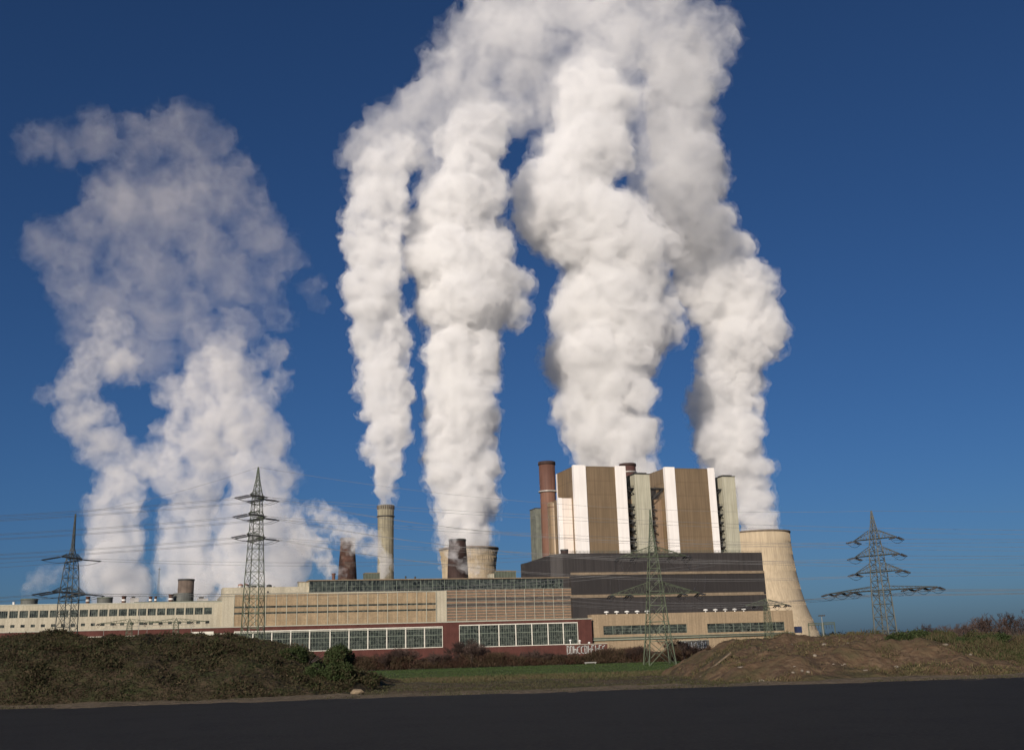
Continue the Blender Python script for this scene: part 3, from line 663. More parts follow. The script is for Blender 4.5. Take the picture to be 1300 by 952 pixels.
# ---------------------------------------------------------------- low vegetation
def blades(name, label, P, H, Wd, m, seed, lean=.5, kind='stuff', cat=None, parent=None, group=None, leafy=False):
    """many small blades or leaves at points P, one object"""
    r = np.random.default_rng(seed); n = len(P)
    a = r.uniform(0, 2*np.pi, n); L_ = r.normal(size=(n,3))*np.array([lean,lean,0]); d = np.stack([np.cos(a), np.sin(a), 0*a], -1)
    if leafy:
        up = r.normal(size=(n,3)); up /= np.linalg.norm(up, axis=1)[:,None]; d = np.cross(up, r.normal(size=(n,3))); d /= np.linalg.norm(d, axis=1)[:,None]
        tip = P+up*H[:,None]; mid = P+up*H[:,None]*.5
    else:
        tip = P+np.array([0,0,1.])*H[:,None]+L_*H[:,None]; mid = P+np.array([0,0,.55])*H[:,None]+L_*H[:,None]*.35
    w = Wd[:,None]*d
    v = np.stack([P-w*.4, mid-w*.5, tip, mid+w*.5], 1).reshape(-1,3)
    me = mesh_from(name, v, np.arange(4*n).reshape(-1,4)); me.materials.append(m)
    o = bpy.data.objects.new(name, me); COL.objects.link(o)
    if parent is not None: o.parent = parent; return o
    return tag(o, label, cat, group, kind)
def veg_mat(name, cols, scale=1.5):
    m = bpy.data.materials.new(name); m.use_nodes = True; t = m.node_tree; N = t.nodes; L = t.links; b = N['Principled BSDF']
    b.inputs['Roughness'].default_value = .8; b.inputs['Specular IOR Level'].default_value = .15
    g = N.new('ShaderNodeNewGeometry'); cr = N.new('ShaderNodeValToRGB'); cr.color_ramp.interpolation = 'LINEAR'
    e = cr.color_ramp.elements; e[0].color = (*cols[0],1); e[1].color = (*cols[-1],1)
    for k, c in enumerate(cols[1:-1]): x = e.new((k+1)/(len(cols)-1)); x.color = (*c,1)
    tc = N.new('ShaderNodeTexCoord'); n = N.new('ShaderNodeTexNoise'); n.inputs['Scale'].default_value = scale; n.inputs['Detail'].default_value = 3; L.new(tc.outputs['Object'], n.inputs['Vector'])
    ma = N.new('ShaderNodeMath'); ma.operation = 'MULTIPLY_ADD'; L.new(g.outputs['Random Per Island'], ma.inputs[0]); ma.inputs[1].default_value = .5; 
    mr = N.new('ShaderNodeMapRange'); L.new(n.outputs[0], mr.inputs[0]); mr.inputs[1].default_value = .35; mr.inputs[2].default_value = .65; mr.inputs[4].default_value = .6
    L.new(mr.outputs[0], ma.inputs[2]); L.new(ma.outputs[0], cr.inputs[0]); L.new(cr.outputs[0], b.inputs['Base Color'])
    return m
v_scrub = veg_mat('bramble_scrub', [(.018,.012,.008),(.042,.028,.017),(.018,.026,.009),(.062,.044,.026),(.027,.040,.013)], .9)
v_green = veg_mat('green_scrub', [(.014,.018,.007),(.024,.036,.012),(.036,.052,.018),(.05,.042,.022)], 1.2)
v_straw = veg_mat('dry_grass', [(.045,.032,.018),(.11,.08,.045),(.05,.055,.02),(.16,.12,.07)], .8)
v_twig = veg_mat('bare_twigs', [(.022,.015,.012),(.055,.038,.032),(.075,.052,.045)], .5)
v_bark = mat('grey_bark', (.05,.038,.033), .95, .3, 2)
def on(zf, x0, x1, y0, y1, n, seed, dens=None):
    r = np.random.default_rng(seed); X = r.uniform(x0, x1, n); Y = r.uniform(y0, y1, n)
    if dens is not None:
        k = dens(X, Y) > r.uniform(0, 1, n); X, Y = X[k], Y[k]
    return np.stack([X, Y, zf(X, Y)], -1)
r_ = np.random.default_rng(2)
def clump(seed, cell, lo=-.2, hi=.5): return lambda X, Y: np.clip((noise2(np.random.default_rng(seed), X, Y, cell)-lo)/(hi-lo), 0, 1)
P = on(zl, wxl[0], at(470,860,74).x, 60.5, 82, 300000, 5, lambda X, Y: .25+.75*clump(5, 2.2, -.3, .4)(X, Y))
H = r_.uniform(.05, .17, len(P))*(1+.8*clump(6, 1.7)(P[:,0], P[:,1])); P[:,2] += r_.uniform(0, .30, len(P))*clump(6, 1.7)(P[:,0], P[:,1])
blades('bramble_scrub', 'dark brown and green bramble scrub covering the left earth mound', P, H, r_.uniform(.03,.085,len(P)), v_scrub, 7, leafy=True)
xR = lambda px: at(px, 800, 78).x
P = on(zr, xR(858), xR(1400), 60, 84, 110000, 9, lambda X, Y: clump(12, 1.8, .25, .8)(X, Y)*.7+.02)
blades('sparse_grass', 'sparse dry grass and weeds on the right dirt mound', P, r_.uniform(.05,.28,len(P)), r_.uniform(.02,.06,len(P)), v_straw, 8)
dn = lambda X, Y: np.clip((X-xR(1120))/3, 0, 1)*np.clip(.35+.65*clump(14, 2.0, -.3, .3)(X, Y), 0, 1)*np.clip((Y-64.5-2*noise2(np.random.default_rng(3), X, Y, 3))/3, 0, 1)
P = on(zr, xR(1100), xR(1420), 63, 84, 190000, 10, dn)
H = r_.uniform(.15, .5, len(P))*(.5+.9*clump(15, 1.6, -.4, .5)(P[:,0], P[:,1]))
v_bank = veg_mat('bank_growth', [(.018,.022,.008),(.028,.040,.013),(.06,.047,.025),(.032,.045,.015),(.08,.06,.034),(.04,.029,.018)], .55)
blades('bank_growth', 'tall rough grass and weeds growing on the bank at the right', P, H, r_.uniform(.02,.06,len(P)), v_bank, 11, lean=.25)
P = on(lambda X, Y: terrain_z(X, Y)-.02, -75, 85, 57, 82, 140000, 21, clump(22, 3.0, -.5, .5))
blades('verge_grass', 'short dull grass along the road verge', P, r_.uniform(.04,.16,len(P)), r_.uniform(.02,.05,len(P)), veg_mat('verge', [(.03,.026,.014),(.045,.05,.02),(.07,.055,.035)], .7), 23)
P = on(lambda X, Y: X*0-2.5, -90, 130, 158, 190, 90000, 24, lambda X, Y: .2+.8*clump(25, 5, -.4, .3)(X, Y))
blades('rough_grass', 'strip of rough brown grass in front of the green field', P, r_.uniform(.2,.7,len(P)), r_.uniform(.05,.14,len(P)), veg_mat('rough_strip', [(.05,.035,.022),(.09,.07,.04),(.05,.06,.022),(.11,.08,.05)], .15), 26)
P = on(lambda X, Y: X*0-2.4, -110, 140, 190, 291, 160000, 27)
blades('field_grass', 'short bright green grass of the field', P, r_.uniform(.06,.16,len(P)), r_.uniform(.06,.14,len(P)), veg_mat('field_blade', [(.03,.048,.014),(.042,.07,.02),(.06,.08,.03)], .1), 28)
# undergrowth band along the far side of the field
P = on(lambda X, Y: X*0-2.5, at(425,845,294).x, at(905,840,294).x, 292, 301, 110000, 31, lambda X, Y: .35+.65*clump(32, 4, -.5, .3)(X, Y))
hb = .5+.9*clump(33, 5, -.5, .5)(P[:,0], P[:,1]); P[:,2] += r_.uniform(0, 2.3, len(P))*hb
blades('undergrowth', 'reddish brown bramble undergrowth along the far edge of the field', P, r_.uniform(.4,1.2,len(P)), r_.uniform(.04,.12,len(P)), veg_mat('undergrowth', [(.03,.018,.014),(.07,.036,.026),(.055,.045,.025),(.085,.05,.036)], .2), 34, lean=.8)

# ---------------------------------------------------------------- rubble, green bushes on the mounds
def rock(seed, r):
    rr = random.Random(seed); bm = bmesh.new(); bmesh.ops.create_icosphere(bm, subdivisions=2, radius=r)
    a, c, d = rr.uniform(.6,1), rr.uniform(.6,1.2), rr.uniform(.35,.7)
    from mathutils import noise as mn
    for v in bm.verts: v.co = Vector((v.co.x*a, v.co.y*c, v.co.z*d))*(1+.35*mn.noise(v.co*3/r*.4+Vector((seed,0,0))))
    me = bpy.data.meshes.new('stone'); bm.to_mesh(me); bm.free(); return me
m_stone = mat('pale_stone', (.22,.19,.15), .9, .25, 3, fine=8)
stones = [rock(i, .22) for i in range(5)]
for s_ in stones: s_.materials.append(m_stone)
for i in range(30):
    px_ = RND.choice([RND.uniform(880, 1060), RND.uniform(900, 1300)]); X = xR(px_); Y = RND.uniform(62.5, 73)
    o = bpy.data.objects.new('stone', stones[i%5]); COL.objects.link(o); k = RND.uniform(.25, .85)
    o.location = (X, Y, float(zr(np.array(X), np.array(Y)))+.02); o.scale = (k, k, k); o.rotation_euler = (0,0,RND.uniform(0,6))
    tag(o, 'pale stone lying loose on the brown dirt of the right mound', 'stone', 'loose stones on the dirt mound')
o = thing('wooden_plank', 'weathered plank lying on the left slope of the dirt mound', 'plank', (xR(878), 69.5, float(zr(np.array(xR(878)), np.array(69.5)))+.1), 0)
MB().box(-1.25,1.25,-.09,.09,-.03,.03).build('board', mat('old_wood', (.17,.13,.09), .9, .2, 4, fine=6), o, rel=False)
o.rotation_euler = (0, math.radians(-33), math.radians(10))
o = bpy.data.objects.new('boulder', rock(77, .4)); o.data.materials.append(mat('tan_boulder', (.22,.17,.11), .9, .2, 2, fine=5)); COL.objects.link(o)
o.location = (at(453,862,62).x, 62, .15); tag(o, 'single tan boulder at the foot of the left mound', 'boulder')
def bush(label, px, Y, zf, w, h, n, m, seed, group=None, name='bush'):
    X = at(px, 830, Y).x; z = float(zf(np.array(X), np.array(float(Y))))
    r = thing(name, label, 'bush', (X, Y, z-.1), 0, group)
    g = np.random.default_rng(seed); lobes = [(g.uniform(-1,1,3)*np.array([w*.42,w*.22,h*.12])+np.array([0,0,h*.32]), g.uniform(.38,.62)*min(w,h)) for _ in range(9)]
    pts = []
    for c, rad in lobes:
        k = n//9; d = g.normal(size=(k,3)); d /= np.linalg.norm(d, axis=1)[:,None]; pts.append(c+d*rad*(g.uniform(.3,1.08,(k,1))**.5))
    P = np.concatenate(pts); P = P[P[:,2] > -.2]
    blades('foliage', None, P, g.uniform(.06,.20,len(P)), g.uniform(.04,.10,len(P)), m, seed, parent=r, leafy=True)
    b = MB()
    for k in range(9):
        a = g.uniform(0,6.28); b.bar((0,0,0), (math.cos(a)*w*.35, math.sin(a)*w*.25, h*g.uniform(.5,.9)), .04, 5, .01)
    b.build('stem', v_bark, r, rel=False); return r
bush('dark green evergreen bush on the right shoulder of the left mound', 392, 71, zl, 5.6, 1.15, 22000, v_green, 41)
bush('smaller green bush at the foot of the left mound beside the large green one', 422, 68, zl, 3.6, .9, 10000, v_green, 42)
bush('dark bramble bush at the tail of the left mound', 446, 69, zl, 3.2, .9, 8000, v_scrub, 43)
for i, (px_, w_, h_, y_, m_, lab) in enumerate([(1150,3.4,.75,71,v_green,'low green bush just right of the bare dirt crest'),(1178,3.0,.75,73,v_green,'green bush at the start of the grassy bank, second from the dirt crest'),(1205,2.4,.8,76,v_bank,'mixed brown bush on the bank left of the dark green one'),(1222,3.6,.8,70,v_green,'darkest green bush in the middle of the grassy bank'),(1250,2.8,.9,76,v_bank,'tall straw tinged bush high on the bank'),(1275,2.8,.8,72,v_green,'green bush near the right end of the bank'),(1297,2.8,.9,75,v_bank,'tall brown green bush at the right edge of the picture')]):
    bush(lab, px_, y_, zr, w_, h_, 7000, m_, 50+i, 'bushes on the right bank')

# ---------------------------------------------------------------- bare trees and shrubs
def bare_mesh(seed, h, spread, depth, trunk, twigs=4):
    rr = random.Random(seed); tr = MB(); cr = MB()
    def grow(p, d, L_, r, k):
        segs = 2; q = p
        for s in range(segs):
            d = (d+Vector((rr.gauss(0,.12), rr.gauss(0,.12), .04))).normalized(); e = q+d*L_/segs
            (tr if k == depth else cr).bar(q, e, r, 5 if k >= depth-1 else 3, r*.8); q = e; r = max(r*.84, .022)
        if k == 0: return
        for i in range(rr.randint(twigs-1, twigs+1)):
            nd = (d+Vector((rr.gauss(0,spread), rr.gauss(0,spread), rr.uniform(-.05,.3)))).normalized()
            grow(p+(q-p)*rr.uniform(.45,1), nd, L_*rr.uniform(.55,.8), r*.7, k-1)
    if trunk: grow(Vector((0,0,0)), Vector((0,0,1)), h*.36, h*.022+.05, depth)
    else:
        for i in range(7):
            grow(Vector((rr.gauss(0,.06*h),rr.gauss(0,.06*h),0)), Vector((rr.gauss(0,.5),rr.gauss(0,.5),1)).normalized(), h*.42, h*.012+.05, depth)
    return tr, cr
def bare_proto(name, seed, h, spread, depth, trunk, twigs=4):
    r = thing(name, 'x', 'tree', (0,0,0)); tr, cr = bare_mesh(seed, h, spread, depth, trunk, twigs)
    tr.build('trunk', v_bark, r, rel=False); cr.build('crown', v_twig, r, rel=False); return r
def put_copies(protos, spots, cat, group, z=-2.5):
    used = set()
    for i, (px_, Y, k, lab, pi) in enumerate(spots):
        pr = protos[pi]
        if pi in used: o = copy_tree(pr)
        else: o = pr; used.add(pi)
        p = at(px_, 820, Y); zz = z if not callable(z) else z(p.x, Y)
        o.location = (p.x, Y, zz-.05); o.scale = (k,k,k); o.rotation_euler = (0,0,RND.uniform(0,6.28)); o['label'] = lab; o['category'] = cat; o['group'] = group
    for i, pr in enumerate(protos):
        if i not in used: raise RuntimeError('unused')
shp = [bare_proto('bare_shrub', 100+i, 6.0, .6, 4, False, 4) for i in range(4)]
sp = []; rs = random.Random(5)
named = {0:'bare shrub at the left end of the field edge beside the green bush'}
pxs = [428,441,455,468,480,492,503,514,527,541,553,566,578,590,600,611,624,638,652,668,683,697,712,728,742,757,772,788,802,815,860,876,890]
def near_lab(p):
    if p < 470: return 'behind the tail of the left mound'
    if p < 562: return 'below the eleven tall window bays'
    if p < 583: return 'between the two window groups'
    if p < 735: return 'below the seven tall window bays'
    if p < 775: return 'before the graffiti wall'
    if p < 830: return 'left of the green spreading pylon'
    return 'right of the green spreading pylon'
tall_ = {590:1.35, 600:1.2, 514:1.1, 860:1.05, 611:1.0, 503:1.0, 876:.8}
for i, p_ in enumerate(pxs):
    k = tall_.get(p_, rs.uniform(.5,.85)); sp.append((p_, 294+rs.uniform(-1,7), k, '%s bare brown shrub at the field edge %s' % ('tall' if k > .9 else 'low', near_lab(p_)), i%4))
# number each within its stretch so that every label finds one shrub
cnt = {}
for s_ in sp: cnt.setdefault(s_[3], []).append(s_)
ordn = ['leftmost','second from left','third from left','fourth from left','fifth from left','sixth from left','seventh from left','eighth from left','ninth from left','tenth from left','eleventh from left']
sp2 = []
for lab, L_ in cnt.items():
    for k, s_ in enumerate(L_): sp2.append((s_[0], s_[1], s_[2], lab if len(L_) == 1 else lab.replace(' bare brown shrub at the field edge', ' bare shrub')+', '+ordn[k], s_[4]))
put_copies(shp, sorted(sp2), 'shrub', 'bare shrubs along the far edge of the field')
trp = [bare_proto('bare_tree', 200+i, 8.0, .5, 5, True, 3) for i in range(3)]
big = [(848,283,.95,'round bare tree just behind the green spreading pylon',0),(868,288,.75,'bare tree between the green spreading pylon and the dirt mound',1),
 (1098,260,.62,'small bare tree left of the grey pylon on the mound',2),(1112,275,.5,'tiny bare tree at the foot of the grey pylon',0)]
nm = ['first','second','third','fourth','fifth','sixth','seventh','eighth','ninth','tenth','eleventh','twelfth','thirteenth','fourteenth']
for i, (p_, k) in enumerate([(1163,.65),(1172,.75),(1186,.95),(1197,1.0),(1207,.9),(1218,.95),(1229,1.05),(1240,1.15),(1250,1.1),(1261,1.15),(1272,1.1),(1283,1.2),(1294,1.15),(1306,1.2)]):
    big.append((p_, 205+rs.uniform(-6,14), k*1.08, 'purplish bare tree behind the right bank, %s from the left' % nm[i], i%3))
put_copies(trp, big, 'tree', 'bare winter trees beyond the mounds')
# far wood at the horizon
P = np.stack([*(lambda n: (r_.uniform(-1900, 2400, n), r_.uniform(2300, 2500, n), r_.uniform(-2, 1, n)))(50000)], -1)
hh = 6+9*clump(61, 40, -.5, .5)(P[:,0], P[:,1]); P[:,2] += r_.uniform(0, 1, len(P))*hh
blades('distant_wood', 'low grey line of a far wood on the horizon', P, r_.uniform(2,5,len(P)), r_.uniform(1.5,3.5,len(P)), veg_mat('far_wood', [(.03,.028,.024),(.05,.045,.04)], .01), 62, leafy=True)

# ---------------------------------------------------------------- pylons and wires
m_pyl = mat('galvanised_green', (.10,.12,.08), .6, .12, .8, metal=.2)
m_pylg = mat('galvanised_grey', (.085,.09,.08), .6, .12, .8, metal=.2)
m_ins = mat('dark_insulator', (.028,.028,.03), .4)
m_wire = mat('wire', (.10,.10,.10), .6)
def lattice_body(b, prof, step=.85, rl=.14, rb=.075):
    """prof: [(z, half width)] from the ground up"""
    def hw(z): return float(np.interp(z, [p[0] for p in prof], [p[1] for p in prof]))
    zs = [prof[0][0]]
    while zs[-1] < prof[-1][0]-.3: zs.append(min(prof[-1][0], zs[-1]+max(1.1, hw(zs[-1])*2*step)))
    for z0_, z1_ in zip(zs, zs[1:]):
        a, c = hw(z0_), hw(z1_); k = max(.35, 1-z0_/prof[-1][0]*.6)
        C0 = [Vector((sx*a, sy*a, z0_)) for sx, sy in ((-1,-1),(1,-1),(1,1),(-1,1))]; C1 = [Vector((sx*c, sy*c, z1_)) for sx, sy in ((-1,-1),(1,-1),(1,1),(-1,1))]
        for i in range(4):
            j = (i+1)%4; b.bar(C0[i], C1[i], rl*k, 4); b.bar(C0[i], C1[j], rb*max(k,.7), 3); b.bar(C0[j], C1[i], rb*max(k,.6), 3); b.bar(C1[i], C1[j], rb*.9, 3)
    return hw
def crossarm(L_, z, hw, up=1.6, r=.09, down=False):
    """a pair of latticed triangular arms along local x"""
    b = MB(); n = 6
    for s in (-1, 1):
        tip = Vector((s*L_, 0, z)); 
        for sy in (-1, 1):
            lo = Vector((s*hw, sy*hw, z)); hi = Vector((s*hw*.9, sy*hw*.9, z+up)); b.bar(lo, tip, r, 4); b.bar(hi, tip, r*.8, 4)
            for k in range(1, n):
                f = k/n; g = (k-.5)/n; b.bar(lo.lerp(tip, f), hi.lerp(tip, g), r*.45, 3); b.bar(lo.lerp(tip, f-1/n), hi.lerp(tip, g), r*.45, 3)
        for k in range(1, n):
            f = k/n; b.bar(Vector((s*hw,-hw,z)).lerp(tip, f), Vector((s*hw,hw,z)).lerp(tip, f), r*.45, 3)
            b.bar(Vector((s*hw,-hw,z)).lerp(tip, f-1/n), Vector((s*hw,hw,z)).lerp(tip, f), r*.45, 3)
    b.bar((-hw,-hw,z), (hw,-hw,z), r*.8, 4); b.bar((-hw,hw,z), (hw,hw,z), r*.8, 4)
    return b
def insulator(b, p, q):
    p, q = Vector(p), Vector(q); b.bar(p, q, .05, 5); n = max(6, int((q-p).length/.22))
    for k in range(1, n): c = p.lerp(q, k/n); d = (q-p).normalized(); b.bar(c-d*.03, c+d*.03, .15, 7)
    return b
WEND = {}
def pylon(key, label, px, Y, ybase_z, ytip, rz, prof_px, arms, m, ins=(1.0,), ilen=3.6, dbl=True, group='steel pylons', idrop=.5, rl=.14, jsag=.8):
    """prof_px: [(py, half width px)] bottom up; arms: [(py, half length m, up)]"""
    p = at(px, ytip, Y); s = scale_at(px, (ytip+800)/2, Y); X = p.x; z0_ = ybase_z
    zof = lambda py: at(px, py, Y).z-z0_
    r = thing('pylon', label, 'pylon', (X, Y, z0_), rz, group)
    prof = [(0, prof_px[0][1]*s)]+[(zof(a), c*s) for a, c in prof_px[1:]]+[(zof(ytip), .08)]
    b = MB(); hw = lattice_body(b, prof, rl=rl); b.build('lattice_mast', m, r, rel=False)
    R_ = Matrix.Rotation(rz, 3, 'Z'); WEND[key] = []
    for ti, (py, L_, up) in enumerate(arms):
        z = zof(py); h_ = hw(z); crossarm(L_, z, h_, up).build('crossarm', m, r, rel=False)
        for f in ins if not isinstance(ins, dict) else ins[ti]:
            for sx in (-1, 1):
                for sy in (-1, 1):
                    if not dbl and sy > 0: continue
                    b = MB(); ends = []
                    for o_ in (-.28, .28):
                        a_ = Vector((sx*L_*f+o_, sy*.15, z-.1)); e_ = Vector((sx*L_*f+o_, sy*ilen, z-.1-idrop)); insulator(b, a_, e_)
                    ib = b.build('insulator', m_ins, r, rel=False); e_ = Vector((sx*L_*f, sy*ilen, z-.1-idrop))
                    WEND[key].append((ti, sx, sy, f, Vector((X, Y, z0_))+R_@e_))
                if dbl:   # jumper loop joining both strings
                    j = MB(); pr = None
                    for k in range(9):
                        t = -1+2*k/8; q = Vector((sx*L_*f, t*ilen, z-.1-idrop-jsag*(1-t*t)))
                        if pr is not None: j.bar(pr, q, .045, 4)
                        pr = q
                    j.build('jumper_wire', m_ins, r, rel=False)
    WEND[key+'_tip'] = Vector((X, Y, z0_+zof(ytip))); return r
WIRES = []
def wire(a, c, sag, label, r=.035, n=26):
    b = MB(); pr = None
    for k in range(n+1):
        t = k/n; q = Vector(a).lerp(Vector(c), t); q.z -= sag*4*t*(1-t)
        if pr is not None: b.bar(pr, q, r, 3)
        pr = q
    o = b.build('power_line', m_wire); tag(o, label, 'power line', 'overhead power lines'); WIRES.append(o)
R80 = math.radians(82)
pylon('A', 'slim spiked pylon at the far left in front of the cream hall', 96, 250, GZ, 652, R80, [(812,10.5),(760,8.8),(716,6.2),(702,3.2),(700,1.6)], [(708,4.6,1.0),(752,7.2,1.3)], m_pylg, {0:(1.0,), 1:(1.0,.6)}, 4.6, rl=.17)
pylon('B', 'tall slim pylon with three tiers of insulators before the tan hall', 328, 250, GZ, 593, R80, [(815,12.2),(740,9.4),(690,7.3),(632,5.0),(625,4.6),(610,2.2)], [(631,4.6,1.2),(655,5.2,1.2),(681,5.6,1.2)], m_pyl, {0:(1.0,.6),1:(1.0,.6),2:(1.0,.6)}, 3.6, rl=.16)
RC = math.radians(6)
pylon('C', 'green pylon standing on the field with wide spreading feet and two broad arms', 825, 250, GZ, 647, RC, [(841,17),(800,12.5),(753,9),(707,5.3),(690,3.6),(668,1.6)], [(706.5,7.8,2.2),(754,10.2,2.6)], m_pyl, {0:(1.0,.55),1:(1.0,.6)}, 3.8, rl=.15)
RD = math.radians(-50)
pylon('D', 'grey four armed pylon rising behind the dirt mound at the right', 1106, 240, GZ, 648.5, RD, [(806,10.5),(748,8.2),(706,6.4),(684,4.7),(678,4.0),(665,2.2)], [(684,5.3,1.9),(705,5.5,1.9),(726,5.8,1.9),(749.5,13.2,.9)], m_pylg, {0:(1.0,),1:(1.0,),2:(1.0,),3:(1.0,.75,.5)}, 2.6, rl=.20)
def small_pylon(key, label, px, Y, ytop, ybeam, halfpx, basepx):
    r = pylon(key, label, px, Y, GZ, ytop, math.radians(8), [(ybeam+40, basepx),(ybeam, basepx*.45)], [(ybeam, halfpx*Y/FPX, abs(ybeam-ytop)*Y/FPX*.8)], m_pyl, (1.0,.5), 2.2, group='small flat topped pylons', rl=.11)
small_pylon('E', 'small T shaped pylon at the right end of the workshop', 972, 300, 759.5, 768, 27, 6)
small_pylon('F', 'left one of the two small T shaped pylons before the cream hall', 165, 420, 785, 790.5, 37, 6)
small_pylon('G', 'right one of the two small T shaped pylons before the cream hall', 224, 420, 784, 789.5, 37, 6)
tier = ['top','second','third','lowest']
side = {1:'far', -1:'near'}
def pick(key, ti, sx, sy, f): return [e[4] for e in WEND[key] if e[0] == ti and e[1] == sx and e[2] == sy and abs(e[3]-f) < .01][0]
# with rz about 82 deg, local +y points to the left (-x world)
off = lambda e, px_, dy, Y: at(px_, 0, Y)
for ti in range(3):
    for sx in (-1, 1):
        for f in (1.0, .6):
            e = pick('B', ti, sx, 1, f); t_ = Vector((-260, e.y+8, e.z+2+ti*.3)); wire(e, t_, 3.2, '%s tier wire left of the tall slim pylon, %s side, %s' % (tier[ti], side[sx], 'outer' if f == 1 else 'inner'))
            e = pick('B', ti, sx, -1, f)
            d = pick('D', ti, -1, 1 if f == 1 else -1, 1.0) if sx < 0 else pick('D', ti, 1, 1, 1.0)
            if f == .6: d = Vector((230, 262+sx*6, d.z+1.2))
            wire(e, d, 4.2, '%s tier wire right of the tall slim pylon, %s side, %s' % (tier[ti], side[sx], 'outer' if f == 1 else 'inner'))
for ti in range(2):
    for sx in (-1, 1):
        for f in ((1.0,) if ti == 0 else (1.0,.6)):
            e = pick('A', ti, sx, 1, f); wire(e, Vector((-250, e.y+14, e.z+3)), 2.0, '%s tier wire left of the spiked pylon, %s side, %s' % (('upper','lower')[ti], side[sx], 'outer' if f == 1 else 'inner'))
            e = pick('A', ti, sx, -1, f); g_ = Vector((60, 330+sx*8, e.z+6+ti*2)); wire(e, g_, 3.0, '%s tier wire right of the spiked pylon, %s side, %s' % (('upper','lower')[ti], side[sx], 'outer' if f == 1 else 'inner'))
for ti in range(4):
    for sx in (-1, 1):
        for f in ((1.0,) if ti < 3 else (1.0,.75,.5)):
            for sy in (-1, 1):
                e = pick('D', ti, sx, sy, f)
                if sy == -1:
                    wire(e, Vector((300, e.y+sx*10+30, e.z+3.5)), 2.2, '%s arm wire right of the four armed pylon, %s end, %s' % (tier[ti], side[-sx], {1.0:'at the tip',.75:'beside the tip',.5:'mid arm'}[f]))
                elif ti == 3:
                    wire(e, Vector((-20, 420+sx*12, e.z+13+8*(1-f))), 5, 'lowest arm wire left of the four armed pylon, %s end, %s' % (side[-sx], {1.0:'at the tip',.75:'beside the tip',.5:'mid arm'}[f]))
wire(WEND['A_tip'], Vector((-250, 262, WEND['A_tip'].z+2)), 1.5, 'earth wire from the spike of the left pylon to the left', .03)
wire(WEND['A_tip'], WEND['B_tip'], 1.0, 'earth wire between the tips of the two slim left pylons', .03)
wire(WEND['B_tip'], WEND['D_tip'], 3.5, 'earth wire from the tall slim pylon tip to the four armed pylon tip', .03)
wire(WEND['D_tip'], Vector((300, 280, WEND['D_tip'].z+2)), 1.5, 'earth wire from the four armed pylon tip to the right edge', .03)
for ti in range(2):
    for sx in (-1, 1):
        for f in ((1.0,.55) if ti == 0 else (1.0,.6)):
            e = pick('C', ti, sx, 1, f); wire(e, Vector((e.x+14*sx+40, 560, e.z+22)), 4, '%s arm wire from the green field pylon to the station, %s %s' % (('upper','lower')[ti], 'right' if sx > 0 else 'left', 'tip' if f == 1 else 'mid arm'))
for sx in (-1, 1):
    for f in (1.0, .5):
        a_, c_ = pick('F', 0, sx, 1, f), pick('G', 0, sx, 1, f); wire(a_, c_, .5, 'short wire between the two small T shaped pylons, %s %s' % ('right' if sx > 0 else 'left', 'tip' if f == 1 else 'mid arm'))
        e = pick('E', 0, sx, 1, f); wire(e, Vector((e.x+8, 520, e.z+12)), 2, 'wire from the T pylon right of the workshop to the station, %s %s' % ('right' if sx > 0 else 'left', 'tip' if f == 1 else 'mid arm'))

# ---------------------------------------------------------------- small furniture
m_post = mat('grey_post', (.22,.22,.20), .6)
def lamp(label, px, Y, y0, group='lamp posts before the cream hall'):
    p = at(px, y0, Y); r = thing('lamp_post', label, 'lamp post', (p.x, Y, GZ), 0, group); h = p.z-GZ
    MB().bar((0,0,0), (0,0,h), .14, 8, .08).build('pole', m_post, r, rel=False); MB().bar((0,0,h), (1.1,0,h+.15), .06, 6).box(.7,1.7,-.18,.18,h+.08,h+.26).build('lamp_head', m_post, r, rel=False)
lamp('leftmost of three lamp posts before the cream hall', 132, 500, 797); lamp('middle one of three lamp posts before the cream hall', 187, 500, 796); lamp('lamp post left of the white door in the red brick wall', 243, 500, 795)
p = at(178, 766, 480); r = thing('mast', 'plain tall thin mast standing before the cream hall', 'mast', (p.x, 480, GZ)); MB().bar((0,0,0), (0,0,p.z-GZ), .2, 8, .09).build('pole', m_post, r, rel=False)
MB().bar((-.6,0,p.z-GZ-.6), (.6,0,p.z-GZ-.6), .05, 5).build('crosspiece', m_post, r, rel=False)
p = at(202.5, 720, 1000); r = thing('antenna_mast', 'faint thin lattice mast seen in the gap between the far steam columns', 'mast', (p.x, 1000, GZ)); b = MB(); h = p.z-GZ
lattice_body(b, [(0,2.2),(h*.9,.5),(h,.1)], rl=.07, rb=.03); b.build('lattice_mast', m_pylg, r, rel=False); MB().box(-1.6,1.6,-.3,.3,h-1.9,h-1.6).build('platform', m_pylg, r, rel=False)
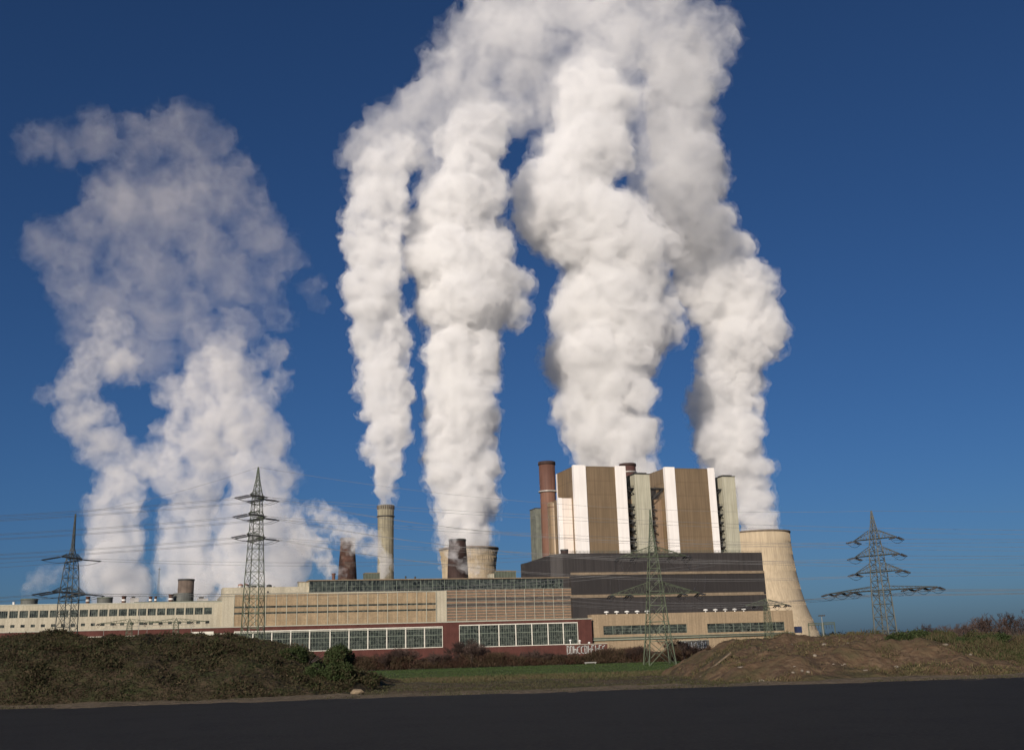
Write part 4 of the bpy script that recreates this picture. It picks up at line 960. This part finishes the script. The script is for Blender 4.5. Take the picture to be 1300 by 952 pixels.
# switchyard at the right
for i, (pa_, pb_, yy, lab) in enumerate(((1026,1043,791,'left one of two steel switchyard portals beside the cooling tower'), (1045,1059,790,'right one of two steel switchyard portals beside the cooling tower'))):
    Y = 420; a_, c_ = at(pa_, yy, Y), at(pb_, yy, Y); r = thing('switchyard_portal', lab, 'portal', ((a_.x+c_.x)/2, Y, GZ), 0, 'switchyard portals'); w_ = (c_.x-a_.x)/2; h = a_.z-GZ
    for s in (-1, 1):
        b = MB(); b.bar((s*w_-.3,0,0),(s*w_-.1,0,h),.09); b.bar((s*w_+.3,0,0),(s*w_+.1,0,h),.09)
        for k in range(8): b.bar((s*w_-.25,0,h*k/8),(s*w_+.25,0,h*(k+1)/8),.05,3)
        b.build('post', m_pyl, r, rel=False)
    b = MB(); b.bar((-w_,0,h),(w_,0,h),.1); b.bar((-w_,0,h-.7),(w_,0,h-.7),.1)
    for k in range(10): x = -w_+2*w_*k/10; b.bar((x,0,h-.7),(x+w_/10,0,h),.05,3); b.bar((x+w_/10,0,h),(x+w_/5,0,h-.7),.05,3)
    b.build('beam', m_pyl, r, rel=False)
    for k in (-.5, 0, .5): b = MB(); insulator(b, (k*w_,0,h-.75), (k*w_,0,h-2.3)); b.build('insulator', m_ins, r, rel=False)
p = at(1043, 782, 400); r = thing('floodlight_mast', 'mast with a flat floodlight head above the switchyard', 'floodlight mast', (p.x, 400, GZ)); h = p.z-GZ
MB().bar((0,0,0),(0,0,h),.2,8,.12).build('pole', m_post, r, rel=False); b = MB(); b.box(-1.2,1.2,-.5,.5,h,h+.12)
for k in (-.9,-.3,.3,.9): b.box(k-.2,k+.2,-.55,-.2,h+.13,h+.5)
b.build('lamp_head', m_steel, r, rel=False)
p = at(1016, 787, 560)
# painted walls at the field edge
def graffiti_wall(label, pa_, pb_, ytop, Y, wallcol, seed, dark=False):
    a_, c_ = at(pa_, ytop, Y), at(pb_, ytop, Y); h = a_.z-GZ; r = thing('graffiti_wall', label, 'wall', ((a_.x+c_.x)/2, Y, GZ)); w_ = (c_.x-a_.x)/2
    MB().box(-w_, w_, 0, .3, 0, h).build('wall', wallcol, r, rel=False); MB().box(-w_-.05, w_+.05, -.05, .35, h+.003, h+.12).build('coping', m_rib, r, rel=False)
    rr = random.Random(seed); wb, bb = MB(), MB(); x = -w_+.4
    lh = h*.40; z0_ = h*.54
    while x < w_-.9:
        ww = rr.uniform(.5,.75); kind_ = rr.randint(0,5); st = []
        if kind_ == 0: st = [((0,0),(0,1)),((0,1),(1,.9)),((1,.9),(1,.1)),((1,.1),(0,0))]
        elif kind_ == 1: st = [((1,.95),(0,.8)),((0,.8),(0,.15)),((0,.15),(1,0))]
        elif kind_ == 2: st = [((0,0),(0,1)),((0,.5),(1,.6)),((1,.6),(1,0))]
        elif kind_ == 3: st = [((1,1),(0,.75)),((0,.75),(1,.35)),((1,.35),(0,0))]
        elif kind_ == 4: st = [((0,0),(.5,1)),((.5,1),(1,0)),((.2,.4),(.8,.4))]
        else: st = [((0,1),(0,0)),((0,0),(.9,0)),((0,.5),(.7,.5)),((0,1),(.9,1))]
        for (p0, p1) in st:
            A_ = Vector((x+p0[0]*ww, 0, z0_+p0[1]*lh)); B_ = Vector((x+p1[0]*ww, 0, z0_+p1[1]*lh)); d = (B_-A_).normalized(); n_ = Vector((-d.z,0,d.x))
            for mb, t, yy, ex in ((bb,.19,-.006,.12),(wb,.11,-.012,.05)):
                q = [A_-d*ex+n_*t, B_+d*ex+n_*t, B_+d*ex-n_*t, A_-d*ex-n_*t]; yq = yy-len(mb.f)*.0002
                mb.add([(v.x,yq,v.z) for v in q], [(3,2,1,0)])
        x += ww+rr.uniform(.25,.4)
    bb.build('lettering_outline', mat('black_paint', (.02,.02,.02), .7), r, rel=False); wb.build('lettering', mat('faded_white_paint', (.36,.35,.33), .8, .25, 2) if not dark else mat('grey_paint', (.24,.25,.26), .8, .2, 2), r, rel=False)
graffiti_wall('low dark red wall with white graffiti lettering before the brick hall corner', 718, 771, 818.5, 303, mat('dull_red_wall', (.11,.045,.035), .9), 4)
graffiti_wall('low dark wall with grey graffiti lettering left of the dirt mound', 862, 900, 813.5, 303, mat('grey_wall', (.10,.095,.085), .9), 9, True)
for i, (px_, yy) in enumerate(((724,813),(736,813.5),(748,816))):
    p = at(px_, yy, 304.5); r = thing('vent_post', 'white capped vent post behind the graffiti wall, %s of three' % ('leftmost','middle','rightmost')[i], 'vent post', (p.x, 304.5, GZ), 0, 'white capped vent posts'); h = p.z-GZ
    MB().bar((0,0,0),(0,0,h),.13,8).build('pipe', m_white, r, rel=False); MB().bar((0,0,h-.05),(0,0,h+.3),.42,10,.2).build('cap', m_white, r, rel=False)
b = MB(); p0 = at(742, 842, 292).x; p1 = at(757, 842, 292).x
r = thing('site_barrier', 'low grey barrier lying at the field edge below the graffiti wall', 'barrier', ((p0+p1)/2, 291.5, GZ+.05)); w_ = (p1-p0)/2
MB().box(-w_, w_, -.15, .15, .3, .6).build('rail', m_post, r, rel=False)
for s in (-1,1): MB().box(s*w_*.8-.1, s*w_*.8+.1, -.3, .3, 0, .299).build('foot', m_post, r, rel=False)
def steam_material(name, D, lo, hi, z0, z1, lo2, hi2, scale=1/22, col=(1,1,1), sr=0.5, seed=0.0, aniso=0.0):
    """even white vapour whose density is broken up by noise; torn further with height (thresholds lo,hi at z0 to lo2,hi2 at z1)"""
    m = bpy.data.materials.new(name); m.use_nodes = True; t = m.node_tree; t.nodes.clear(); N = t.nodes; L = t.links
    out = N.new('ShaderNodeOutputMaterial'); sc = N.new('ShaderNodeVolumeScatter'); sc.inputs['Anisotropy'].default_value = aniso
    sc.inputs['Color'].default_value = (*col, 1); L.new(sc.outputs[0], out.inputs['Volume'])
    tc = N.new('ShaderNodeTexCoord'); mp = N.new('ShaderNodeMapping'); mp.inputs['Location'].default_value = (seed*31, seed*17, seed*7)
    L.new(tc.outputs['Object'], mp.inputs[0])
    no = N.new('ShaderNodeTexNoise'); no.inputs['Scale'].default_value = scale; no.inputs['Detail'].default_value = 6
    no.inputs['Roughness'].default_value = .62; no.inputs['Distortion'].default_value = .6; L.new(mp.outputs[0], no.inputs['Vector'])
    sx = N.new('ShaderNodeSeparateXYZ'); L.new(tc.outputs['Object'], sx.inputs[0])
    def rg(sock, a, b, c, d):
        r = N.new('ShaderNodeMapRange'); L.new(sock, r.inputs[0])
        for i, x in enumerate((a, b, c, d)):
            if hasattr(x, 'links'): L.new(x, r.inputs[i+1])
            else: r.inputs[i+1].default_value = x
        return r.outputs[0]
    A = rg(sx.outputs[2], z0, z1, lo, lo2); B = rg(sx.outputs[2], z0, z1, hi, hi2)
    L.new(rg(no.outputs[0], A, B, 0.0, D), sc.inputs['Density'])
    m.cycles.volume_step_rate = sr
    return m
def plume(name, label, blobs, Y, h, D, thr, lobe=1.0, seed=1, sr=0.36, scale=1/17, col=(1,1,1), puffs=8, dz=0.0, cat='steam plume', chain=True, depth=1.0, noise=1.0, group=None, wob=0.12, Y2=None, grow=.05, wisp=.20):
    """blobs: (px, py, r_px) traced along the plume in the photograph, given real depth and thickness"""
    rng = np.random.default_rng(seed)
    S = []
    n = len(blobs)
    def put(x, y, r, f):
        yy = Y if Y2 is None else Y*(1-f)+Y2*f
        s = scale_at(x, y, yy); p = np.array(at(x, y, yy)); R = r*s
        off = rng.normal(size=3)*R*wob; off[1] *= 2*depth
        p = p+off; S.append((p, R*.74))
        for k in range(puffs):
            a = rng.normal(size=3); a /= np.linalg.norm(a)
            if a[1] > .3: a[1] *= -1
            rr = R*rng.uniform(.18, .46)*lobe
            S.append((p+a*np.array([1,depth,1])*(R-rr*.9)*rng.uniform(.9, 1.04), rr))
    for i in range(n-1 if chain else n):
        if chain:
            x0,y0,r0 = blobs[i]; x1,y1,r1 = blobs[i+1]
            k = max(1, int(math.hypot(x1-x0, y1-y0)/(.38*min(r0, r1))))
            for t in range(k):
                f = t/k; put(x0*(1-f)+x1*f, y0*(1-f)+y1*f, r0*(1-f)+r1*f, (i+f)/n)
        else: put(*blobs[i], i/n)
    if chain: put(*blobs[-1], 1)
    P = np.array([b[0] for b in S]); R = np.array([b[1] for b in S])
    pad = 5*h+8
    lo = (P-R[:,None]).min(0)-pad; hi = (P+R[:,None]).max(0)+pad
    N = np.ceil((hi-lo)/h).astype(int)
    F = np.full(N, 1e3, np.float32); mg = pad
    for p, r in zip(P, R):
        a = np.maximum(((p-r-mg-lo)/h).astype(int), 0); b = np.minimum(((p+r+mg-lo)/h).astype(int)+2, N)
        ax = [np.arange(a[k], b[k])*h+lo[k]-p[k] for k in range(3)]
        d = np.sqrt(ax[0][:,None,None]**2+ax[1][None,:,None]**2+ax[2][None,None,:]**2).astype(np.float32)-r
        s = F[a[0]:b[0], a[1]:b[1], a[2]:b[2]]
        s[:] = np.minimum(s, d)
    rm = float(np.median(R))
    for st, am in ((24, .10*rm+1.0), (12, 2.8), (6, 2.5), (3.2, 1.4)):
        if st/h < 1.2: continue
        F += noise*am*(np.abs(lattice(rng, F.shape, st/h))*2.2-.8)
    F[F > 500] = 500
    F -= grow*rm
    F[0]=F[-1]=9; F[:,0]=F[:,-1]=9; F[:,:,0]=F[:,:,-1]=9
    v, q = surface_nets(F, h, lo)
    c = v.mean(0); c[2] = v[:,2].min()
    me = mesh_from(name, v-c, q)
    for p_ in (me.polygons,): p_.foreach_set('use_smooth', [True]*len(p_))
    o = bpy.data.objects.new(name, me); COL.objects.link(o); o.location = c
    l1, h1, l2, h2 = thr
    me.materials.append(steam_material('steam_'+str(seed), D, l1, h1, 0.0, float(v[:,2].max()-v[:,2].min()), l2, h2, scale, col, sr, seed))
    if wisp:   # thin torn vapour around the dense column
        F -= wisp*rm+1.5
        F += noise*2.2*lattice(rng, F.shape, 9/h)*(1 if 9/h > 1.2 else 0)
        F[0]=F[-1]=9; F[:,0]=F[:,-1]=9; F[:,:,0]=F[:,:,-1]=9
        v2, q2 = surface_nets(F, h, lo); mw = mesh_from('vapour_fringe', v2-c, q2)
        ow = bpy.data.objects.new('vapour_fringe', mw); COL.objects.link(ow); ow.parent = o
        mw.materials.append(steam_material('fringe_'+str(seed), D*.5, .44, .66, 0.0, 500.0, .46, .68, scale*1.7, col, sr, seed+.5))
    return tag(o, label, cat, group)
G = 'steam plumes rising from the power station'
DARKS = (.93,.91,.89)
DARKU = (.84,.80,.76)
plume('steam_plume', 'dense white steam column rising from the tall slim concrete chimney',
  [(489.5,637,8),(490,622,12),(491,606,16),(491,590,21),(492,570,26),(493,545,28),(490,515,32),(490,486,34),(487,450,34),(483,420,37),(478,390,40),(474,350,40),(474,320,38),(478,285,42),(486,258,38),(482,232,34),(500,205,34)],
  830, 1.5, .13, (.32,.50,.40,.64), seed=3, wob=.06, group=G)
plume('steam_plume', 'broad white steam column rising from the beige cooling tower beside the dark brown stack',
  [(595,692,33),(595,665,36),(588,640,44),(585,600,44),(585,565,48),(580,520,51),(583,480,52),(590,440,56),(590,400,58),(594,368,74),(590,335,78),(582,300,68),(588,262,56),(592,232,46),(598,200,44),(606,165,46)],
  860, 1.7, .12, (.30,.48,.39,.64), seed=5, wob=.06, group=G)
plume('steam_plume', 'widest billowing white steam column rising behind the two boiler towers',
  [(786,600,48),(784,580,52),(778,550,60),(770,515,62),(765,486,74),(770,450,78),(778,415,84),(775,380,84),(778,345,80),(768,310,88),(732,275,80),(706,258,60),(722,235,62),(745,205,54),(752,160,50),(750,115,50)],
  960, 2.1, .09, (.30,.47,.39,.64), seed=7, wob=.07, group=G)
plume('steam_plume', 'right-hand white steam column rising from the tall cooling tower at the right end',
  [(962,668,24),(958,645,27),(950,622,26),(938,595,38),(925,565,50),(918,530,50),(918,490,48),(925,455,52),(932,425,58),(925,385,62),(905,350,66),(880,310,64),(865,265,58),(872,225,50),(868,180,44),(858,130,46),(862,80,46)],
  1120, 2.2, .085, (.30,.47,.41,.66), seed=9, wob=.07, group=G)
plume('steam_plume', 'wisp of steam flaring out to the right of the right-hand steam column',
  [(935,385,40),(955,400,32),(975,410,22),(990,418,12)], 1130, 2.4, .07, (.40,.60,.46,.66), seed=10, group=G)
# the torn cloud the columns merge into, high above
plume('steam_cloud', 'wide torn steam cloud spreading above the merged columns at the top of the picture',
  [(470,200,40),(500,170,52),(545,140,58),(590,105,62),(600,60,60),(640,40,62),(690,70,66),(650,120,58),(700,20,60),(750,60,66),(760,120,58),(745,170,48),(720,205,46),(800,20,60),(850,50,58),(890,30,46),(860,110,52),(880,150,36),(840,190,52),(870,215,46),(800,150,44),(580,205,36),(560,240,34),(610,150,40),(540,190,36),(640,-20,70),(740,-25,70),(840,-25,66),(900,60,32),(480,235,30),(905,240,16),(900,100,24),(830,240,50),(620,230,28)],
  1000, 3.2, .026, (.36,.58,.38,.64), seed=12, chain=False, scale=1/44, sr=.45, depth=.8, puffs=14, group=G, noise=1.6)
GL = 'fainter steam plumes far behind the left halls'
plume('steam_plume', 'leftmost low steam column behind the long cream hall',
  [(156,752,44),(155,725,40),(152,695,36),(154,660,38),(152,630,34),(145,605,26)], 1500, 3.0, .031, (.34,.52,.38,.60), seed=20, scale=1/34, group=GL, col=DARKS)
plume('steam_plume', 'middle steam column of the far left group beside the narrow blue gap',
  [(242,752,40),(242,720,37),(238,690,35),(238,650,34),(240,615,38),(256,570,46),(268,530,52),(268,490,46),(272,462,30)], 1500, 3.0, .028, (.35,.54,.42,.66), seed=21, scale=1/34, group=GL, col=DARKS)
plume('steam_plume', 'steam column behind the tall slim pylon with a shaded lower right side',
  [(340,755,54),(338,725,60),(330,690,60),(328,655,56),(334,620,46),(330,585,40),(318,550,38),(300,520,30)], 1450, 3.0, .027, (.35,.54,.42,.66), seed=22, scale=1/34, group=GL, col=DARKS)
plume('steam_wisp', 'ragged steam wisp leaning up and left above the leftmost steam column',
  [(175,600,22),(150,580,28),(125,560,34),(105,530,36),(95,500,32),(115,470,28),(140,450,34),(150,420,30)], 1500, 3.4, .022, (.40,.60,.44,.66), seed=23, scale=1/30, group=GL, col=DARKS)
plume('steam_cloud', 'thin ragged steam patch hanging above the slim pylon, joining the middle columns',
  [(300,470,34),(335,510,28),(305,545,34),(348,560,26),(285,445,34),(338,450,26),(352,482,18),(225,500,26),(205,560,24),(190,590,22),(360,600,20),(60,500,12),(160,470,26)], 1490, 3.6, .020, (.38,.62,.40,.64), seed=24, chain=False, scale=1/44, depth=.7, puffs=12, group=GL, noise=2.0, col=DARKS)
plume('steam_cloud', 'thin grey steam cloud drifting high over the left of the power station',
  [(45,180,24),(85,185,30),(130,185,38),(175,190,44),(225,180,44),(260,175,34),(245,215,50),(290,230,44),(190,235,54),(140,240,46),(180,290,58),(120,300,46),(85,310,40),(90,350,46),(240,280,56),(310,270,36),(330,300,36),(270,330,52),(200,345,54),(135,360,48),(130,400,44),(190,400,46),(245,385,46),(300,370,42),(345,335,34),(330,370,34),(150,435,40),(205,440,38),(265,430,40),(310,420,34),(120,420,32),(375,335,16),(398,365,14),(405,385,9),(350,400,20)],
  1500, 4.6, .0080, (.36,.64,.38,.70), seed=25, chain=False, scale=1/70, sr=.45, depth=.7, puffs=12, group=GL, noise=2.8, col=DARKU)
GS = 'small vents steaming above the turbine hall roof'
plume('steam_wisp', 'small curl of steam drifting up and left from the thin roof vent', [(423,723,5),(418,712,9),(409,698,12),(399,687,13),(386,686,12),(374,680,12),(368,665,9)], 700, 1.0, .16, (.40,.60,.46,.66), seed=30, scale=1/7, group=GS)
plume('steam_wisp', 'curl of steam drifting left across the tapering brick chimney', [(487,727,4),(486,712,6),(480,698,8),(468,686,10),(452,683,12),(438,676,12),(424,660,10),(408,652,9),(396,648,7)], 690, 1.0, .13, (.38,.54,.43,.62), seed=31, scale=1/7, group=GS)
plume('steam_wisp', 'thin steam curl crossing the front of the dark brown stack', [(598,722,4),(590,714,6),(581,702,8),(575,692,10),(568,683,11)], 680, 1.0, .14, (.40,.58,.46,.66), seed=32, scale=1/7, group=GS)
plume('steam_wisp', 'faint low steam wisp above the roof at the far left', [(42,746,10),(52,738,12),(62,732,13),(72,728,9)], 900, 1.6, .03, (.42,.62,.46,.66), seed=33, scale=1/9, group=GS)
